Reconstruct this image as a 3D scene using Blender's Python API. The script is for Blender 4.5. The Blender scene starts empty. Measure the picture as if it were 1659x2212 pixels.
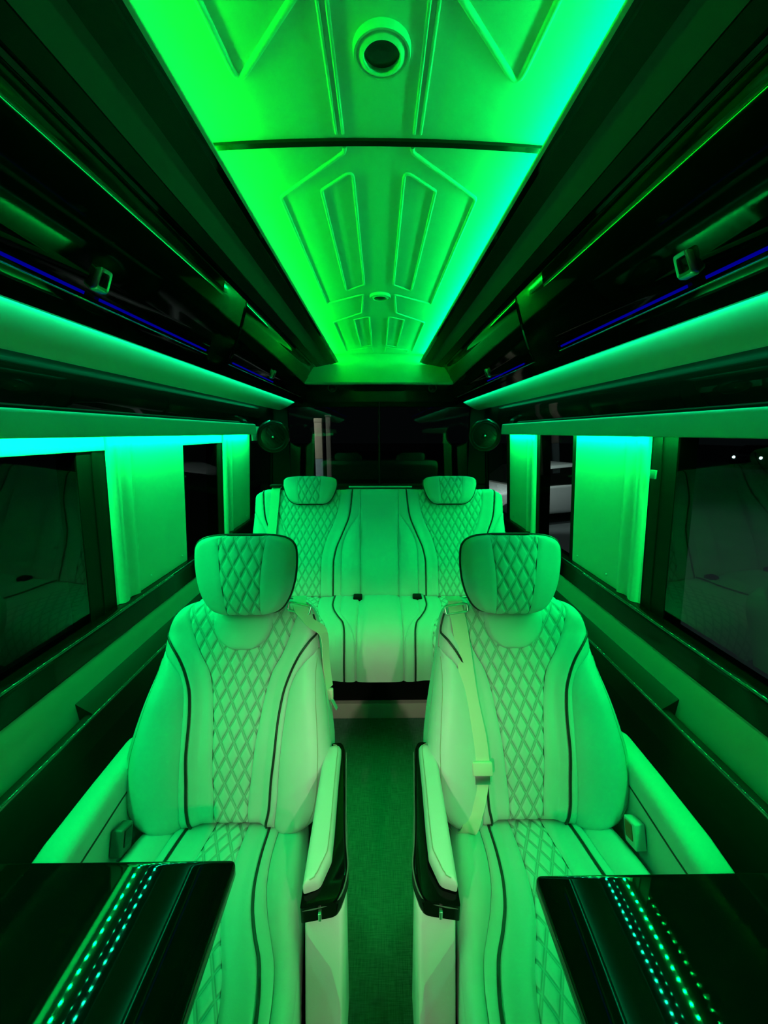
import bpy, bmesh, math, random
import numpy as np
from mathutils import Vector, Matrix

SC = bpy.context.scene
COL = SC.collection
random.seed(4)

# ------------------------------------------------------------------ camera
EYE = 1.46
cam = bpy.data.cameras.new('camera')
cam_o = bpy.data.objects.new('camera', cam)
COL.objects.link(cam_o)
cam.sensor_fit = 'VERTICAL'
cam.sensor_height = 36.0
cam.lens = 830.0 / 2212.0 * 36.0
cam.clip_start = 0.01
cam_o.location = (0, 0, EYE)
cam_o.rotation_euler = (math.radians(90 - 11.708), 0, math.radians(-0.69))
SC.camera = cam_o

# ------------------------------------------------------------------ world, exposure
SC.view_settings.view_transform = 'Standard'
SC.view_settings.look = 'None'
SC.view_settings.exposure = 0.0
SC.view_settings.gamma = 1.0
SC.view_settings.use_curve_mapping = False
W = bpy.data.worlds.new('night')
SC.world = W
W.use_nodes = True
W.node_tree.nodes['Background'].inputs[0].default_value = (0.55, 0.75, 0.80, 1)
W.node_tree.nodes['Background'].inputs[1].default_value = 0.012

# light levels (LED strips are built further down with these)
CEIL_L, CEIL_R = 100.0, 104.0
HEAD_LED = 3000.0
SOFF_LED = 27.0
RECESS_LED = 800.0
BLUE_LED = 0.25
C_CEIL_L = (0.001, 1.0, 0.018)
C_CEIL_R = (0.0, 1.0, 0.120)
C_HEAD_L = (0.0, 1.0, 0.135)
C_HEAD_R = (0.0, 1.0, 0.110)
C_SOFF = (0.0, 1.0, 0.320)
C_RECESS = (0.002, 1.0, 0.330)

def lamp(name, kind, loc, rot, energy, color, **kw):
    l = bpy.data.lights.new(name, kind)
    l.energy = energy
    l.color = color
    for k, v in kw.items():
        setattr(l, k, v)
    o = bpy.data.objects.new(name, l)
    o.location = loc
    o.rotation_euler = rot
    COL.objects.link(o)
    return o

def aim(frm, to):
    return (Vector(to) - Vector(frm)).to_track_quat('-Z', 'Y').to_euler()

# added warm spots ahead of the passenger room, crossed to keep the aisle darker
for sx in (-1, 1):
    p_ = (-sx * 0.50, -0.75, 1.62)
    lamp('warm_cross_spot', 'SPOT', p_, aim(p_, (sx * 0.08, 0.90, 0.65)), 31.0, (1.0, 0.86, 0.66),
         spot_size=math.radians(26), spot_blend=0.85, shadow_soft_size=0.03)
    p_ = (-sx * 0.22, -0.70, 0.80)  # added low spot that warms the lower console fronts
    lamp('console_fill_spot', 'SPOT', p_, aim(p_, (sx * 0.115, 0.52, 0.34)), 7.0, (1.0, 0.84, 0.62),
         spot_size=math.radians(24), spot_blend=0.8, shadow_soft_size=0.03)
# added outdoor spot that lights the pavement
p_ = (8.5, 5.0, 6.0)
lamp('pavement_fill_spot', 'SPOT', p_, aim(p_, (8.5, 5.2, -.75)), 700.0, (0.82, 0.97, 1.0), spot_size=math.radians(104), spot_blend=0.5, shadow_soft_size=0.3)
p_ = (-2.6, 4.4, 2.6)  # added spot that brightens the pale post behind the van
lamp('post_fill_spot', 'SPOT', p_, aim(p_, (-.90, 6.0, 1.2)), 900.0, (1.0, 0.90, 0.72), spot_size=math.radians(50), spot_blend=0.4, shadow_soft_size=0.1)

p_ = (2.0, 7.6, 2.0)  # added spot that brightens the white car
lamp('car_fill_spot', 'SPOT', p_, aim(p_, (3.6, 9.6, 0.0)), 900.0, (0.95, 1.0, 0.92), spot_size=math.radians(60), spot_blend=0.5, shadow_soft_size=0.1)

# ------------------------------------------------------------------ materials
def mat(name, color=(0.8, 0.8, 0.8), rough=0.5, metal=0.0, spec=0.5, emit=None, strength=0.0, coat=0.0):
    m = bpy.data.materials.new(name)
    m.use_nodes = True
    b = m.node_tree.nodes['Principled BSDF']
    b.inputs['Base Color'].default_value = (*color, 1)
    b.inputs['Roughness'].default_value = rough
    b.inputs['Metallic'].default_value = metal
    b.inputs['Specular IOR Level'].default_value = spec
    b.inputs['Coat Weight'].default_value = coat
    if emit:
        b.inputs['Emission Color'].default_value = (*emit, 1)
        b.inputs['Emission Strength'].default_value = strength
    return m

def nd(m, t, **kw):
    n = m.node_tree.nodes.new(t)
    for k, v in kw.items():
        setattr(n, k, v)
    return n

def link(m, a, b):
    m.node_tree.links.new(a, b)

def bump_noise(m, scale, dist, strength=0.4, detail=3.0):
    b = m.node_tree.nodes['Principled BSDF']
    tc = nd(m, 'ShaderNodeTexCoord')
    n = nd(m, 'ShaderNodeTexNoise')
    n.inputs['Scale'].default_value = scale
    n.inputs['Detail'].default_value = detail
    bp = nd(m, 'ShaderNodeBump')
    bp.inputs['Distance'].default_value = dist
    bp.inputs['Strength'].default_value = strength
    link(m, tc.outputs['Object'], n.inputs['Vector'])
    link(m, n.outputs['Fac'], bp.inputs['Height'])
    link(m, bp.outputs['Normal'], b.inputs['Normal'])
    return n

def tint_noise(m, c1, c2, scale):
    b = m.node_tree.nodes['Principled BSDF']
    tc = nd(m, 'ShaderNodeTexCoord')
    n = nd(m, 'ShaderNodeTexNoise')
    n.inputs['Scale'].default_value = scale
    n.inputs['Detail'].default_value = 4
    mx = nd(m, 'ShaderNodeMix', data_type='RGBA')
    mx.inputs[6].default_value = (*c1, 1)
    mx.inputs[7].default_value = (*c2, 1)
    link(m, tc.outputs['Object'], n.inputs['Vector'])
    link(m, n.outputs['Fac'], mx.inputs[0])
    link(m, mx.outputs[2], b.inputs['Base Color'])

CREAM = (0.57, 0.57, 0.59)
M_CREAM = mat('cream vinyl', CREAM, 0.48, spec=0.35)
bump_noise(M_CREAM, 420, 0.0006, 0.35)
tint_noise(M_CREAM, (0.55, 0.55, 0.57), (0.60, 0.60, 0.62), 6)

QW, QH = 0.036, 0.068
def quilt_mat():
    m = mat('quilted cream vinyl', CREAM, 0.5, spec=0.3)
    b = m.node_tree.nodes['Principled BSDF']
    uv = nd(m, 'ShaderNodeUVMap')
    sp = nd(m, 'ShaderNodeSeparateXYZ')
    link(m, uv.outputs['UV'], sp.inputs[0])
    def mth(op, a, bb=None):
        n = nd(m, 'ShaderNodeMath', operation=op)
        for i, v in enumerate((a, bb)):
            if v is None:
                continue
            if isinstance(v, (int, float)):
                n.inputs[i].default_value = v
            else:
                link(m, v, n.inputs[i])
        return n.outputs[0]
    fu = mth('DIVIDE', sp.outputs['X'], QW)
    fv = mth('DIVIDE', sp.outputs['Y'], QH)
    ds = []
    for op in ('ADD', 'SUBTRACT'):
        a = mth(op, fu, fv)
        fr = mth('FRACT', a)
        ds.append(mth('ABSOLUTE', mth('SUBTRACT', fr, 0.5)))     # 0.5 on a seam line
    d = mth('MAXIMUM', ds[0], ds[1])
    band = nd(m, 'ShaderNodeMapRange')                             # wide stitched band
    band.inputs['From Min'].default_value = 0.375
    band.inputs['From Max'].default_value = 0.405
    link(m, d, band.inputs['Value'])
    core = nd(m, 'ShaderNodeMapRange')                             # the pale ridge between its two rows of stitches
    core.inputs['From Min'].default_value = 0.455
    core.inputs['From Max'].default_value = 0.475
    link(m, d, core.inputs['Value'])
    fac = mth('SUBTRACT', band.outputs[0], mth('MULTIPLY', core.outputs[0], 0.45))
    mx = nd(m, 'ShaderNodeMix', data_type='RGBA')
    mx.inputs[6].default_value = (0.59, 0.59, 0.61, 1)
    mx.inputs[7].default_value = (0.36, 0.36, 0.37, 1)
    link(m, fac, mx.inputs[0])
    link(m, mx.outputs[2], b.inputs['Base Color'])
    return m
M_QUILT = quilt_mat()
M_PIPE = mat('black piping', (0.012, 0.013, 0.012), 0.45)
M_GLOSS = mat('black piano lacquer', (0.0035, 0.0045, 0.004), 0.03, spec=0.5)
M_DOOR = mat('black cabinet lacquer', (0.002, 0.0025, 0.0022), 0.05, spec=0.22)
M_TABLE = mat('black table lacquer', (0.002, 0.0025, 0.0024), 0.03, spec=0.38)
M_SATIN = mat('black satin vinyl', (0.004, 0.005, 0.0045), 0.4, spec=0.22)
M_EDGE = mat('black lacquer trim', (0.0025, 0.003, 0.0028), 0.12, spec=0.2)
M_ROD = mat('dark chrome rod', (0.13, 0.14, 0.135), 0.05, metal=1.0)
M_GLOSS2 = mat('black satin lacquer', (0.006, 0.008, 0.007), 0.22, spec=0.5)
M_MATT = mat('black plastic', (0.005, 0.006, 0.0055), 0.55, spec=0.12)
M_STRIPE = mat('grey headlining strip', (0.12, 0.115, 0.11), 0.8, spec=0.2)
M_FABRIC = mat('pale suede headlining', (0.66, 0.63, 0.58), 0.85, spec=0.2)
bump_noise(M_FABRIC, 900, 0.0005, 0.3)
M_BAND = mat('pale suede wall cloth', (0.36, 0.34, 0.30), 0.85, spec=0.2)
bump_noise(M_BAND, 900, 0.0005, 0.3)
M_CEIL = mat('white ceiling vinyl', (0.78, 0.78, 0.74), 0.55, spec=0.3)
bump_noise(M_CEIL, 500, 0.0004, 0.25)
M_PILLAR = mat('cream pillar vinyl', (0.76, 0.74, 0.66), 0.55, spec=0.3)
bump_noise(M_PILLAR, 600, 0.0004, 0.3)
M_CHROME = mat('chrome', (0.86, 0.87, 0.86), 0.28, metal=1.0)
M_WEB = mat('cream webbing', (0.66, 0.62, 0.52), 0.7, spec=0.2)
M_RED = mat('red release button', (0.55, 0.08, 0.03), 0.4)
M_LENS = mat('dark smoked lens', (0.02, 0.03, 0.03), 0.25)
M_GREY = mat('grey plastic', (0.10, 0.11, 0.11), 0.45)
M_TAG = mat('pale tag', (0.14, 0.2, 0.2), 0.5)

def carpet_mat():
    m = mat('woven carpet', (0.16, 0.16, 0.15), 0.95, spec=0.1)
    b = m.node_tree.nodes['Principled BSDF']
    tc = nd(m, 'ShaderNodeTexCoord')
    outs = []
    for sc_ in ((26, 380, 1), (420, 22, 1)):
        mp = nd(m, 'ShaderNodeMapping')
        mp.inputs['Scale'].default_value = sc_
        n = nd(m, 'ShaderNodeTexNoise')
        n.inputs['Scale'].default_value = 1.0
        n.inputs['Detail'].default_value = 3
        link(m, tc.outputs['Object'], mp.inputs[0])
        link(m, mp.outputs[0], n.inputs['Vector'])
        outs.append(n.outputs['Fac'])
    ad = nd(m, 'ShaderNodeMath', operation='ADD')
    link(m, outs[0], ad.inputs[0])
    link(m, outs[1], ad.inputs[1])
    rg = nd(m, 'ShaderNodeMapRange')
    rg.inputs['From Min'].default_value = 0.75
    rg.inputs['From Max'].default_value = 1.25
    link(m, ad.outputs[0], rg.inputs['Value'])
    mx = nd(m, 'ShaderNodeMix', data_type='RGBA')
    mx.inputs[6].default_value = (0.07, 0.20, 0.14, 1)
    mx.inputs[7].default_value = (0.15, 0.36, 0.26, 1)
    link(m, rg.outputs[0], mx.inputs[0])
    link(m, mx.outputs[2], b.inputs['Base Color'])
    bp = nd(m, 'ShaderNodeBump')
    bp.inputs['Distance'].default_value = 0.002
    bp.inputs['Strength'].default_value = 0.6
    link(m, rg.outputs[0], bp.inputs['Height'])
    link(m, bp.outputs[0], b.inputs['Normal'])
    return m
M_CARPET = carpet_mat()

def glass_mat(name, tint):
    m = bpy.data.materials.new(name)
    m.use_nodes = True
    nt = m.node_tree
    nt.nodes.remove(nt.nodes['Principled BSDF'])
    out = nt.nodes['Material Output']
    fr = nd(m, 'ShaderNodeFresnel')
    # same reflectance on the way out of the pane as on the way in
    ge = nd(m, 'ShaderNodeNewGeometry')
    io = nd(m, 'ShaderNodeMix', data_type='FLOAT')
    io.inputs[2].default_value = 1.42
    io.inputs[3].default_value = 1 / 1.42
    link(m, ge.outputs['Backfacing'], io.inputs[0])
    link(m, io.outputs[0], fr.inputs['IOR'])
    tr = nd(m, 'ShaderNodeBsdfTransparent')
    tr.inputs[0].default_value = (*tint, 1)
    gl = nd(m, 'ShaderNodeBsdfGlossy')
    gl.inputs['Roughness'].default_value = 0.01
    mx = nd(m, 'ShaderNodeMixShader')
    link(m, fr.outputs[0], mx.inputs[0])
    link(m, tr.outputs[0], mx.inputs[1])
    link(m, gl.outputs[0], mx.inputs[2])
    link(m, mx.outputs[0], out.inputs[0])
    return m
M_GLASS = glass_mat('tinted side glass', (0.45, 0.52, 0.52))
M_GLASS_R = glass_mat('dark rear glass', (0.30, 0.34, 0.34))

def emit_mat(name, c, s):
    m = bpy.data.materials.new(name)
    m.use_nodes = True
    nt = m.node_tree
    nt.nodes.remove(nt.nodes['Principled BSDF'])
    e = nd(m, 'ShaderNodeEmission')
    e.inputs[0].default_value = (*c, 1)
    e.inputs[1].default_value = s
    link(m, e.outputs[0], nt.nodes['Material Output'].inputs[0])
    return m

# ------------------------------------------------------------------ object helpers
WORLD = {}          # object name -> world base location

def tag(o, label=None, cat=None, group=None, kind=None):
    if label: o['label'] = label
    if cat: o['category'] = cat
    if group: o['group'] = group
    if kind: o['kind'] = kind
    return o

def thing(name, loc, label, cat, group=None):
    o = bpy.data.objects.new(name, None)
    o.empty_display_size = 0.05
    o.location = loc
    COL.objects.link(o)
    WORLD[o.name] = Vector(loc)
    return tag(o, label, cat, group)

def base_of(p):
    return WORLD.get(p.name, Vector((0, 0, 0)))

def put(name, verts, faces, m, parent=None, smooth=35, uv=None, recalc=True, flip=False):
    """one mesh object from WORLD coordinates"""
    v = np.asarray(verts, float).reshape(-1, 3)
    if parent is None:
        lo, hi = v.min(0), v.max(0)
        base = Vector(((lo[0] + hi[0]) / 2, (lo[1] + hi[1]) / 2, lo[2]))
    else:
        base = base_of(parent)
    me = bpy.data.meshes.new(name)
    me.from_pydata((v - np.array(base)).tolist(), [], [list(f) for f in faces])
    if uv is not None:
        lay = me.uv_layers.new(name='UVMap')
        li = np.empty(len(me.loops), dtype=np.int32)
        me.loops.foreach_get('vertex_index', li)
        lay.data.foreach_set('uv', np.asarray(uv, float)[li].ravel())
    if recalc:
        bm = bmesh.new()
        bm.from_mesh(me)
        bmesh.ops.recalc_face_normals(bm, faces=bm.faces)
        bm.to_mesh(me)
        bm.free()
    if flip:
        me.flip_normals()
    if smooth:
        me.shade_smooth()
        me.set_sharp_from_angle(angle=math.radians(smooth))
    for mm in (m if isinstance(m, (list, tuple)) else [m]):
        me.materials.append(mm)
    o = bpy.data.objects.new(name, me)
    COL.objects.link(o)
    if parent is None:
        o.location = base
        WORLD[o.name] = Vector(base)
    else:
        o.parent = parent
        WORLD[o.name] = Vector(base)
    return o

class MB:
    def __init__(s):
        s.v, s.f = [], []
    def add(s, v, f):
        n = len(s.v)
        s.v += [tuple(p) for p in v]
        s.f += [tuple(i + n for i in q) for q in f]
        return s
    def go(s, name, m, parent=None, **k):
        return put(name, s.v, s.f, m, parent, **k)

def fillet(poly, r, n=4):
    """round the corners of a 2D polygon; r = one radius or a list"""
    P = [Vector(p) for p in poly]
    N = len(P)
    rs = r if isinstance(r, (list, tuple)) else [r] * N
    out = []
    for i in range(N):
        a, b, c = P[i - 1], P[i], P[(i + 1) % N]
        if rs[i] <= 0:
            out.append(tuple(b))
            continue
        d1, d2 = (a - b), (c - b)
        l1, l2 = d1.length, d2.length
        d1.normalize(); d2.normalize()
        ang = d1.angle(d2)
        t = min(rs[i] / math.tan(ang / 2), l1 * 0.49, l2 * 0.49)
        p1, p2 = b + d1 * t, b + d2 * t
        for k in range(n + 1):
            q = k / n
            out.append(tuple((1 - q) ** 2 * p1 + 2 * q * (1 - q) * b + q * q * p2))
    return out

def prism_y(poly, y0, y1, s=1):
    """extrude an (x,z) polygon along y; s mirrors x"""
    n = len(poly)
    v = [(s * x, y0, z) for x, z in poly] + [(s * x, y1, z) for x, z in poly]
    f = [tuple(range(n)), tuple(range(2 * n - 1, n - 1, -1))]
    f += [(i, (i + 1) % n, (i + 1) % n + n, i + n) for i in range(n)]
    return v, f

def prism_z(poly, z0, z1):
    n = len(poly)
    v = [(x, y, z0) for x, y in poly] + [(x, y, z1) for x, y in poly]
    f = [tuple(range(n)), tuple(range(2 * n - 1, n - 1, -1))]
    f += [(i, (i + 1) % n, (i + 1) % n + n, i + n) for i in range(n)]
    return v, f

def prism_x(poly, x0, x1):
    n = len(poly)
    v = [(x0, y, z) for y, z in poly] + [(x1, y, z) for y, z in poly]
    f = [tuple(range(n)), tuple(range(2 * n - 1, n - 1, -1))]
    f += [(i, (i + 1) % n, (i + 1) % n + n, i + n) for i in range(n)]
    return v, f

def bevel_box(lo, hi, r, seg=3):
    bm = bmesh.new()
    bmesh.ops.create_cube(bm, size=1.0)
    lo, hi = Vector(lo), Vector(hi)
    for v in bm.verts:
        v.co = Vector(((lo[i] + hi[i]) / 2 + v.co[i] * (hi[i] - lo[i]) for i in range(3)))
    if r > 0:
        bmesh.ops.bevel(bm, geom=bm.edges[:], offset=r, segments=seg, profile=0.5, affect='EDGES')
    bm.verts.index_update()
    v = [tuple(x.co) for x in bm.verts]
    f = [tuple(q.index for q in x.verts) for x in bm.faces]
    bm.free()
    return v, f

def bevel_mesh(v, f, r, seg=2, ang=30):
    bm = bmesh.new()
    vs = [bm.verts.new(p) for p in v]
    for q in f:
        try: bm.faces.new([vs[i] for i in q])
        except ValueError: pass
    bmesh.ops.recalc_face_normals(bm, faces=bm.faces)
    es = [e for e in bm.edges if len(e.link_faces) == 2 and e.calc_face_angle(0) > math.radians(ang)]
    bmesh.ops.bevel(bm, geom=es, offset=r, segments=seg, profile=0.5, affect='EDGES', clamp_overlap=True)
    bm.verts.index_update()
    v = [tuple(x.co) for x in bm.verts]
    f = [tuple(q.index for q in x.verts) for x in bm.faces]
    bm.free()
    return v, f

def tube(path, r, n=8, closed=False):
    P = [Vector(p) for p in path]
    N = len(P)
    rr = r if isinstance(r, (list, tuple)) else [r] * N
    v, f = [], []
    up = None
    for i in range(N):
        a = P[i - 1] if (i > 0 or closed) else P[i]
        b = P[(i + 1) % N] if (i < N - 1 or closed) else P[i]
        t = (b - a).normalized()
        if up is None:
            up = Vector((0, 0, 1)) if abs(t.z) < 0.9 else Vector((1, 0, 0))
        side = t.cross(up).normalized()
        up = side.cross(t).normalized()
        for k in range(n):
            q = 2 * math.pi * k / n
            v.append(tuple(P[i] + (side * math.cos(q) + up * math.sin(q)) * rr[i]))
    for i in range(N if closed else N - 1):
        j = (i + 1) % N
        for k in range(n):
            k2 = (k + 1) % n
            f.append((i * n + k, i * n + k2, j * n + k2, j * n + k))
    if not closed:
        f.append(tuple(range(n)))
        f.append(tuple(range((N - 1) * n, N * n)))
    return v, f

def ribbon(path, wdir, w, th, ndir=None):
    """flat strap: path points, width direction(s), width, thickness"""
    P = [Vector(p) for p in path]
    N = len(P)
    v, f = [], []
    for i in range(N):
        t = (P[min(i + 1, N - 1)] - P[max(i - 1, 0)]).normalized()
        wd = Vector(wdir[i] if isinstance(wdir, list) else wdir)
        wd = (wd - t * wd.dot(t)).normalized()
        nn = t.cross(wd).normalized()
        for a, b in ((-1, -1), (1, -1), (1, 1), (-1, 1)):
            v.append(tuple(P[i] + wd * (a * w / 2) + nn * (b * th / 2)))
    for i in range(N - 1):
        for k in range(4):
            k2 = (k + 1) % 4
            f.append((i * 4 + k, i * 4 + k2, (i + 1) * 4 + k2, (i + 1) * 4 + k))
    f += [(0, 1, 2, 3), tuple(range((N - 1) * 4, N * 4))]
    return v, f

def lathe(prof, c, axis=(0, 0, 1), n=40):
    """profile [(r, h)] about an axis through c"""
    ax = Vector(axis).normalized()
    sx = ax.orthogonal().normalized()
    sy = ax.cross(sx)
    c = Vector(c)
    v, f = [], []
    for r, h in prof:
        for k in range(n):
            q = 2 * math.pi * k / n
            v.append(tuple(c + ax * h + (sx * math.cos(q) + sy * math.sin(q)) * r))
    for i in range(len(prof) - 1):
        for k in range(n):
            k2 = (k + 1) % n
            f.append((i * n + k, i * n + k2, (i + 1) * n + k2, (i + 1) * n + k))
    if prof[0][0] > 1e-6: f.append(tuple(range(n)))
    if prof[-1][0] > 1e-6: f.append(tuple(range((len(prof) - 1) * n, len(prof) * n)))
    return v, f

def smooth_path(pts, n=8):
    """Catmull-Rom"""
    P = [Vector(p) for p in pts]
    out = []
    for i in range(len(P) - 1):
        p0 = P[i - 1] if i > 0 else P[i] * 2 - P[i + 1]
        p1, p2 = P[i], P[i + 1]
        p3 = P[i + 2] if i + 2 < len(P) else P[i + 1] * 2 - P[i]
        for k in range(n):
            t = k / n
            out.append(0.5 * ((2 * p1) + (p2 - p0) * t + (2 * p0 - 5 * p1 + 4 * p2 - p3) * t * t + (3 * p1 - p0 - 3 * p2 + p3) * t ** 3))
    out.append(P[-1])
    return out

class Curve1:
    """monotone cubic through (h, u) points"""
    def __init__(s, pts):
        pts = sorted(pts)
        x = np.array([p[0] for p in pts], float)
        y = np.array([p[1] for p in pts], float)
        h = np.diff(x); d = np.diff(y) / h
        m = np.zeros(len(x))
        m[0], m[-1] = d[0], d[-1]
        for i in range(1, len(x) - 1):
            if d[i - 1] * d[i] > 0:
                w1, w2 = 2 * h[i] + h[i - 1], h[i] + 2 * h[i - 1]
                m[i] = (w1 + w2) / (w1 / d[i - 1] + w2 / d[i])
        s.x, s.y, s.m = x, y, m
    def __call__(s, t):
        t = min(max(t, s.x[0]), s.x[-1])
        i = min(max(int(np.searchsorted(s.x, t) - 1), 0), len(s.x) - 2)
        h = s.x[i + 1] - s.x[i]
        q = (t - s.x[i]) / h
        return float((2 * q**3 - 3 * q**2 + 1) * s.y[i] + (q**3 - 2 * q**2 + q) * h * s.m[i]
                     + (-2 * q**3 + 3 * q**2) * s.y[i + 1] + (q**3 - q**2) * h * s.m[i + 1])

def sstep(a, b, x):
    t = min(max((x - a) / (b - a), 0.0), 1.0)
    return t * t * (3 - 2 * t)

def quarter(e, R):
    """drop of a rounded edge, e = distance inside the outline"""
    e = min(max(e, 0.0), R)
    return R * (1 - math.sqrt(max(0.0, 1 - (1 - e / R) ** 2)))

def quilt_h(u, h):
    fu, fv = u / QW, h / QH
    k = 1 / math.sqrt(1 / QW ** 2 + 1 / QH ** 2)
    d = 9
    for a in (fu + fv, fu - fv):
        fr = abs((a % 1.0) - 0.0)
        fr = min(fr, 1 - fr)
        d = min(d, fr * k)
    return -0.0042 * math.exp(-(d / 0.0042) ** 2)

def panel(name, cl, cr, h0, h1, frame, surf, m, parent, nu=14, nh=60, soft=0.006, groove=0.006,
          quilt=False, ease=None, ends=True, lift=0.0, s=1):
    """one upholstered panel between two seam curves; frame(u,h,n) gives world points"""
    verts, uvs, faces = [], [], []
    for i in range(nh + 1):
        ti = i / nh
        if ends: ti = 0.5 - 0.5 * math.cos(math.pi * ti) if not quilt else ti
        h = h0 + (h1 - h0) * ti
        a, b = cl(h), cr(h)
        for j in range(nu + 1):
            t = j / nu
            if ease == 'out': t = 1 - (1 - t) ** 1.8
            elif ease == 'in': t = t ** 1.8
            elif ease == 'both': t = 0.5 - 0.5 * math.cos(math.pi * t)
            u = a + (b - a) * t
            e = min(t, 1 - t) * abs(b - a)
            if ends: e = min(e, h - h0, h1 - h)
            n = surf(u, h) + lift - groove * math.exp(-e / soft)
            if quilt:
                n += quilt_h(u, h)
            verts.append(frame(s * u, h, n))
            uvs.append((u, h))
    for i in range(nh):
        for j in range(nu):
            p = i * (nu + 1) + j
            faces.append((p, p + 1, p + nu + 2, p + nu + 1))
    o = put(name, verts, faces, m, parent, smooth=70, uv=uvs, recalc=False, flip=(s < 0))
    return o

def curve_tube(name, cu, h0, h1, frame, surf, r, m, parent, lift=0.001, n=60, s=1):
    path = []
    for i in range(n + 1):
        h = h0 + (h1 - h0) * i / n
        u = cu(h)
        path.append(frame(s * u, h, surf(u, h) + lift))
    v, f = tube(path, r, 6)
    return put(name, v, f, m, parent, smooth=60)

def plane_frame(origin, hdir):
    o = Vector(origin)
    H = Vector(hdir).normalized()
    U = Vector((1, 0, 0))
    N = U.cross(H).normalized()
    if N.y > 0 and abs(N.y) > abs(N.z): N = -N
    if abs(N.z) >= abs(N.y) and N.z < 0: N = -N
    def fr(u, h, n):
        return tuple(o + U * u + H * h + N * n)
    fr.N, fr.H, fr.o = N, H, o
    return fr

def struct(name, v, f, m, parent=None, label=None, **k):
    o = put(name, v, f, m, parent, **k)
    if parent is None:
        o['kind'] = 'structure'
    if label: o['label'] = label
    return o

YF, YB = -0.95, 3.22     # near end and back end of the room that is built

# ================================================================== setting
# ---- floor
fl = struct('floor', *bevel_box((-0.93, YF, -0.03), (0.93, YB, 0.0), 0), M_CARPET, label='dark woven carpet floor of the van aisle')
struct('riser', *bevel_box((-0.79, 1.742, 0.0), (0.79, 3.20, 0.088), 0.004), M_FABRIC, fl)

# ---- ceiling
def ceil_z(x):
    return 2.090 - 0.014 * (x / 0.40) ** 2

def ceil_panel(y0, y1):
    v, f = [], []
    N = 24
    for y in (y0, y1):
        for j in range(N + 1):
            x = -0.40 + 0.80 * j / N
            v.append((x, y, ceil_z(x)))
        for j in range(N + 1):
            x = -0.40 + 0.80 * j / N
            v.append((x, y, ceil_z(x) + 0.012))
    k = N + 1
    for j in range(N):
        f.append((j, j + 1, 2 * k + j + 1, 2 * k + j))
        f.append((k + j, k + j + 1, 3 * k + j + 1, 3 * k + j))
        f.append((j, j + 1, k + j + 1, k + j))
        f.append((2 * k + j, 2 * k + j + 1, 3 * k + j + 1, 3 * k + j))
    f.append((0, k, 3 * k, 2 * k))
    f.append((N, k + N, 3 * k + N, 2 * k + N))
    return v, f

ce = struct('ceiling', *bevel_box((-0.93, YF, 2.10), (0.93, 3.40, 2.13), 0), M_MATT, label='van roof above the lit ceiling panels')
for a, b in ((YF, 0.990), (1.002, 3.325)):
    struct('ceiling_panel', *ceil_panel(a, b), M_CEIL, ce, smooth=40)
_sv, _sf = prism_y([(-.39 + .78 * i / 12, ceil_z(-.39 + .78 * i / 12) - .006) for i in range(13)] + [(.39, 2.094), (-.39, 2.094)], 0.988, 1.004)
struct('seam_trim', _sv, _sf, M_GLOSS2, ce)

def ridge(pts, closed=False, r=0.0050, rnd=0.012):
    """raised piping on the ceiling: plan points in metres at z = 2.05"""
    if closed:
        pts2 = fillet(pts, rnd, 4)
    else:
        pts2 = [pts[0]]
        for i in range(1, len(pts) - 1):
            a, b, c = Vector(pts[i - 1]), Vector(pts[i]), Vector(pts[i + 1])
            d1, d2 = (a - b).normalized(), (c - b).normalized()
            t = min(rnd, (a - b).length * .4, (c - b).length * .4)
            for k in range(5):
                q = k / 4
                pts2.append(tuple((1 - q) ** 2 * (b + d1 * t) + 2 * q * (1 - q) * b + q * q * (b + d2 * t)))
        pts2.append(pts[-1])
    # subdivide so the piping follows the vault
    path = []
    L = len(pts2)
    for i in range(L if closed else L - 1):
        a, b = Vector(pts2[i]), Vector(pts2[(i + 1) % L])
        k = max(1, int((b - a).length / 0.04))
        for q in range(k):
            path.append(a + (b - a) * q / k)
    if not closed: path.append(Vector(pts2[-1]))
    p3 = []
    for p in path:
        k = (ceil_z(p.x) - EYE) / 0.59
        p3.append((p.x * k, p.y * k, ceil_z(p.x * k) - 0.0005))
    v, f = tube(p3, r, 8, closed)
    return struct('piping_ridge', v, f, M_CEIL, ce, smooth=60)

for s in (-1, 1):
    for dx in (0, 0.016):
        ridge([(s * (0.072 + dx), -0.4), (s * (0.072 + dx * 0.8), 0.912)], r=0.0035)
    ridge([(s * 0.305, -0.3), (s * 0.25, 0.672), (s * 0.241, 0.800), (s * 0.108, 0.655), (s * -0.02 + s * 0.04, 0.56)], rnd=0.03, r=0.006)
    ridge([(s * 0.072, 0.948), (s * 0.073, 0.964), (s * 0.250, 1.127), (s * 0.243, 1.955), (s * 0.068, 1.832), (s * 0.086, 2.096),
           (s * 0.248, 2.262), (s * 0.245, 3.02)])
    ridge([(s * 0.060, 1.023), (s * 0.142, 1.098), (s * 0.138, 1.792), (s * 0.060, 1.720)], closed=True, r=0.0042)
    ridge([(s * 0.050, 2.158), (s * 0.133, 2.217), (s * 0.126, 2.885), (s * 0.050, 2.825)], closed=True, r=0.0042)
    ridge([(s * 0.045, 3.04), (s * 0.050, 2.900), (s * 0.208, 2.978), (s * 0.208, 3.04)], r=0.0042)

# ---- walls
LEFT, RIGHT = -1, 1
def wall_x(z):              # the wall leans in towards the roof
    return 0.900 - (z - 0.84) * 0.065

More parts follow.
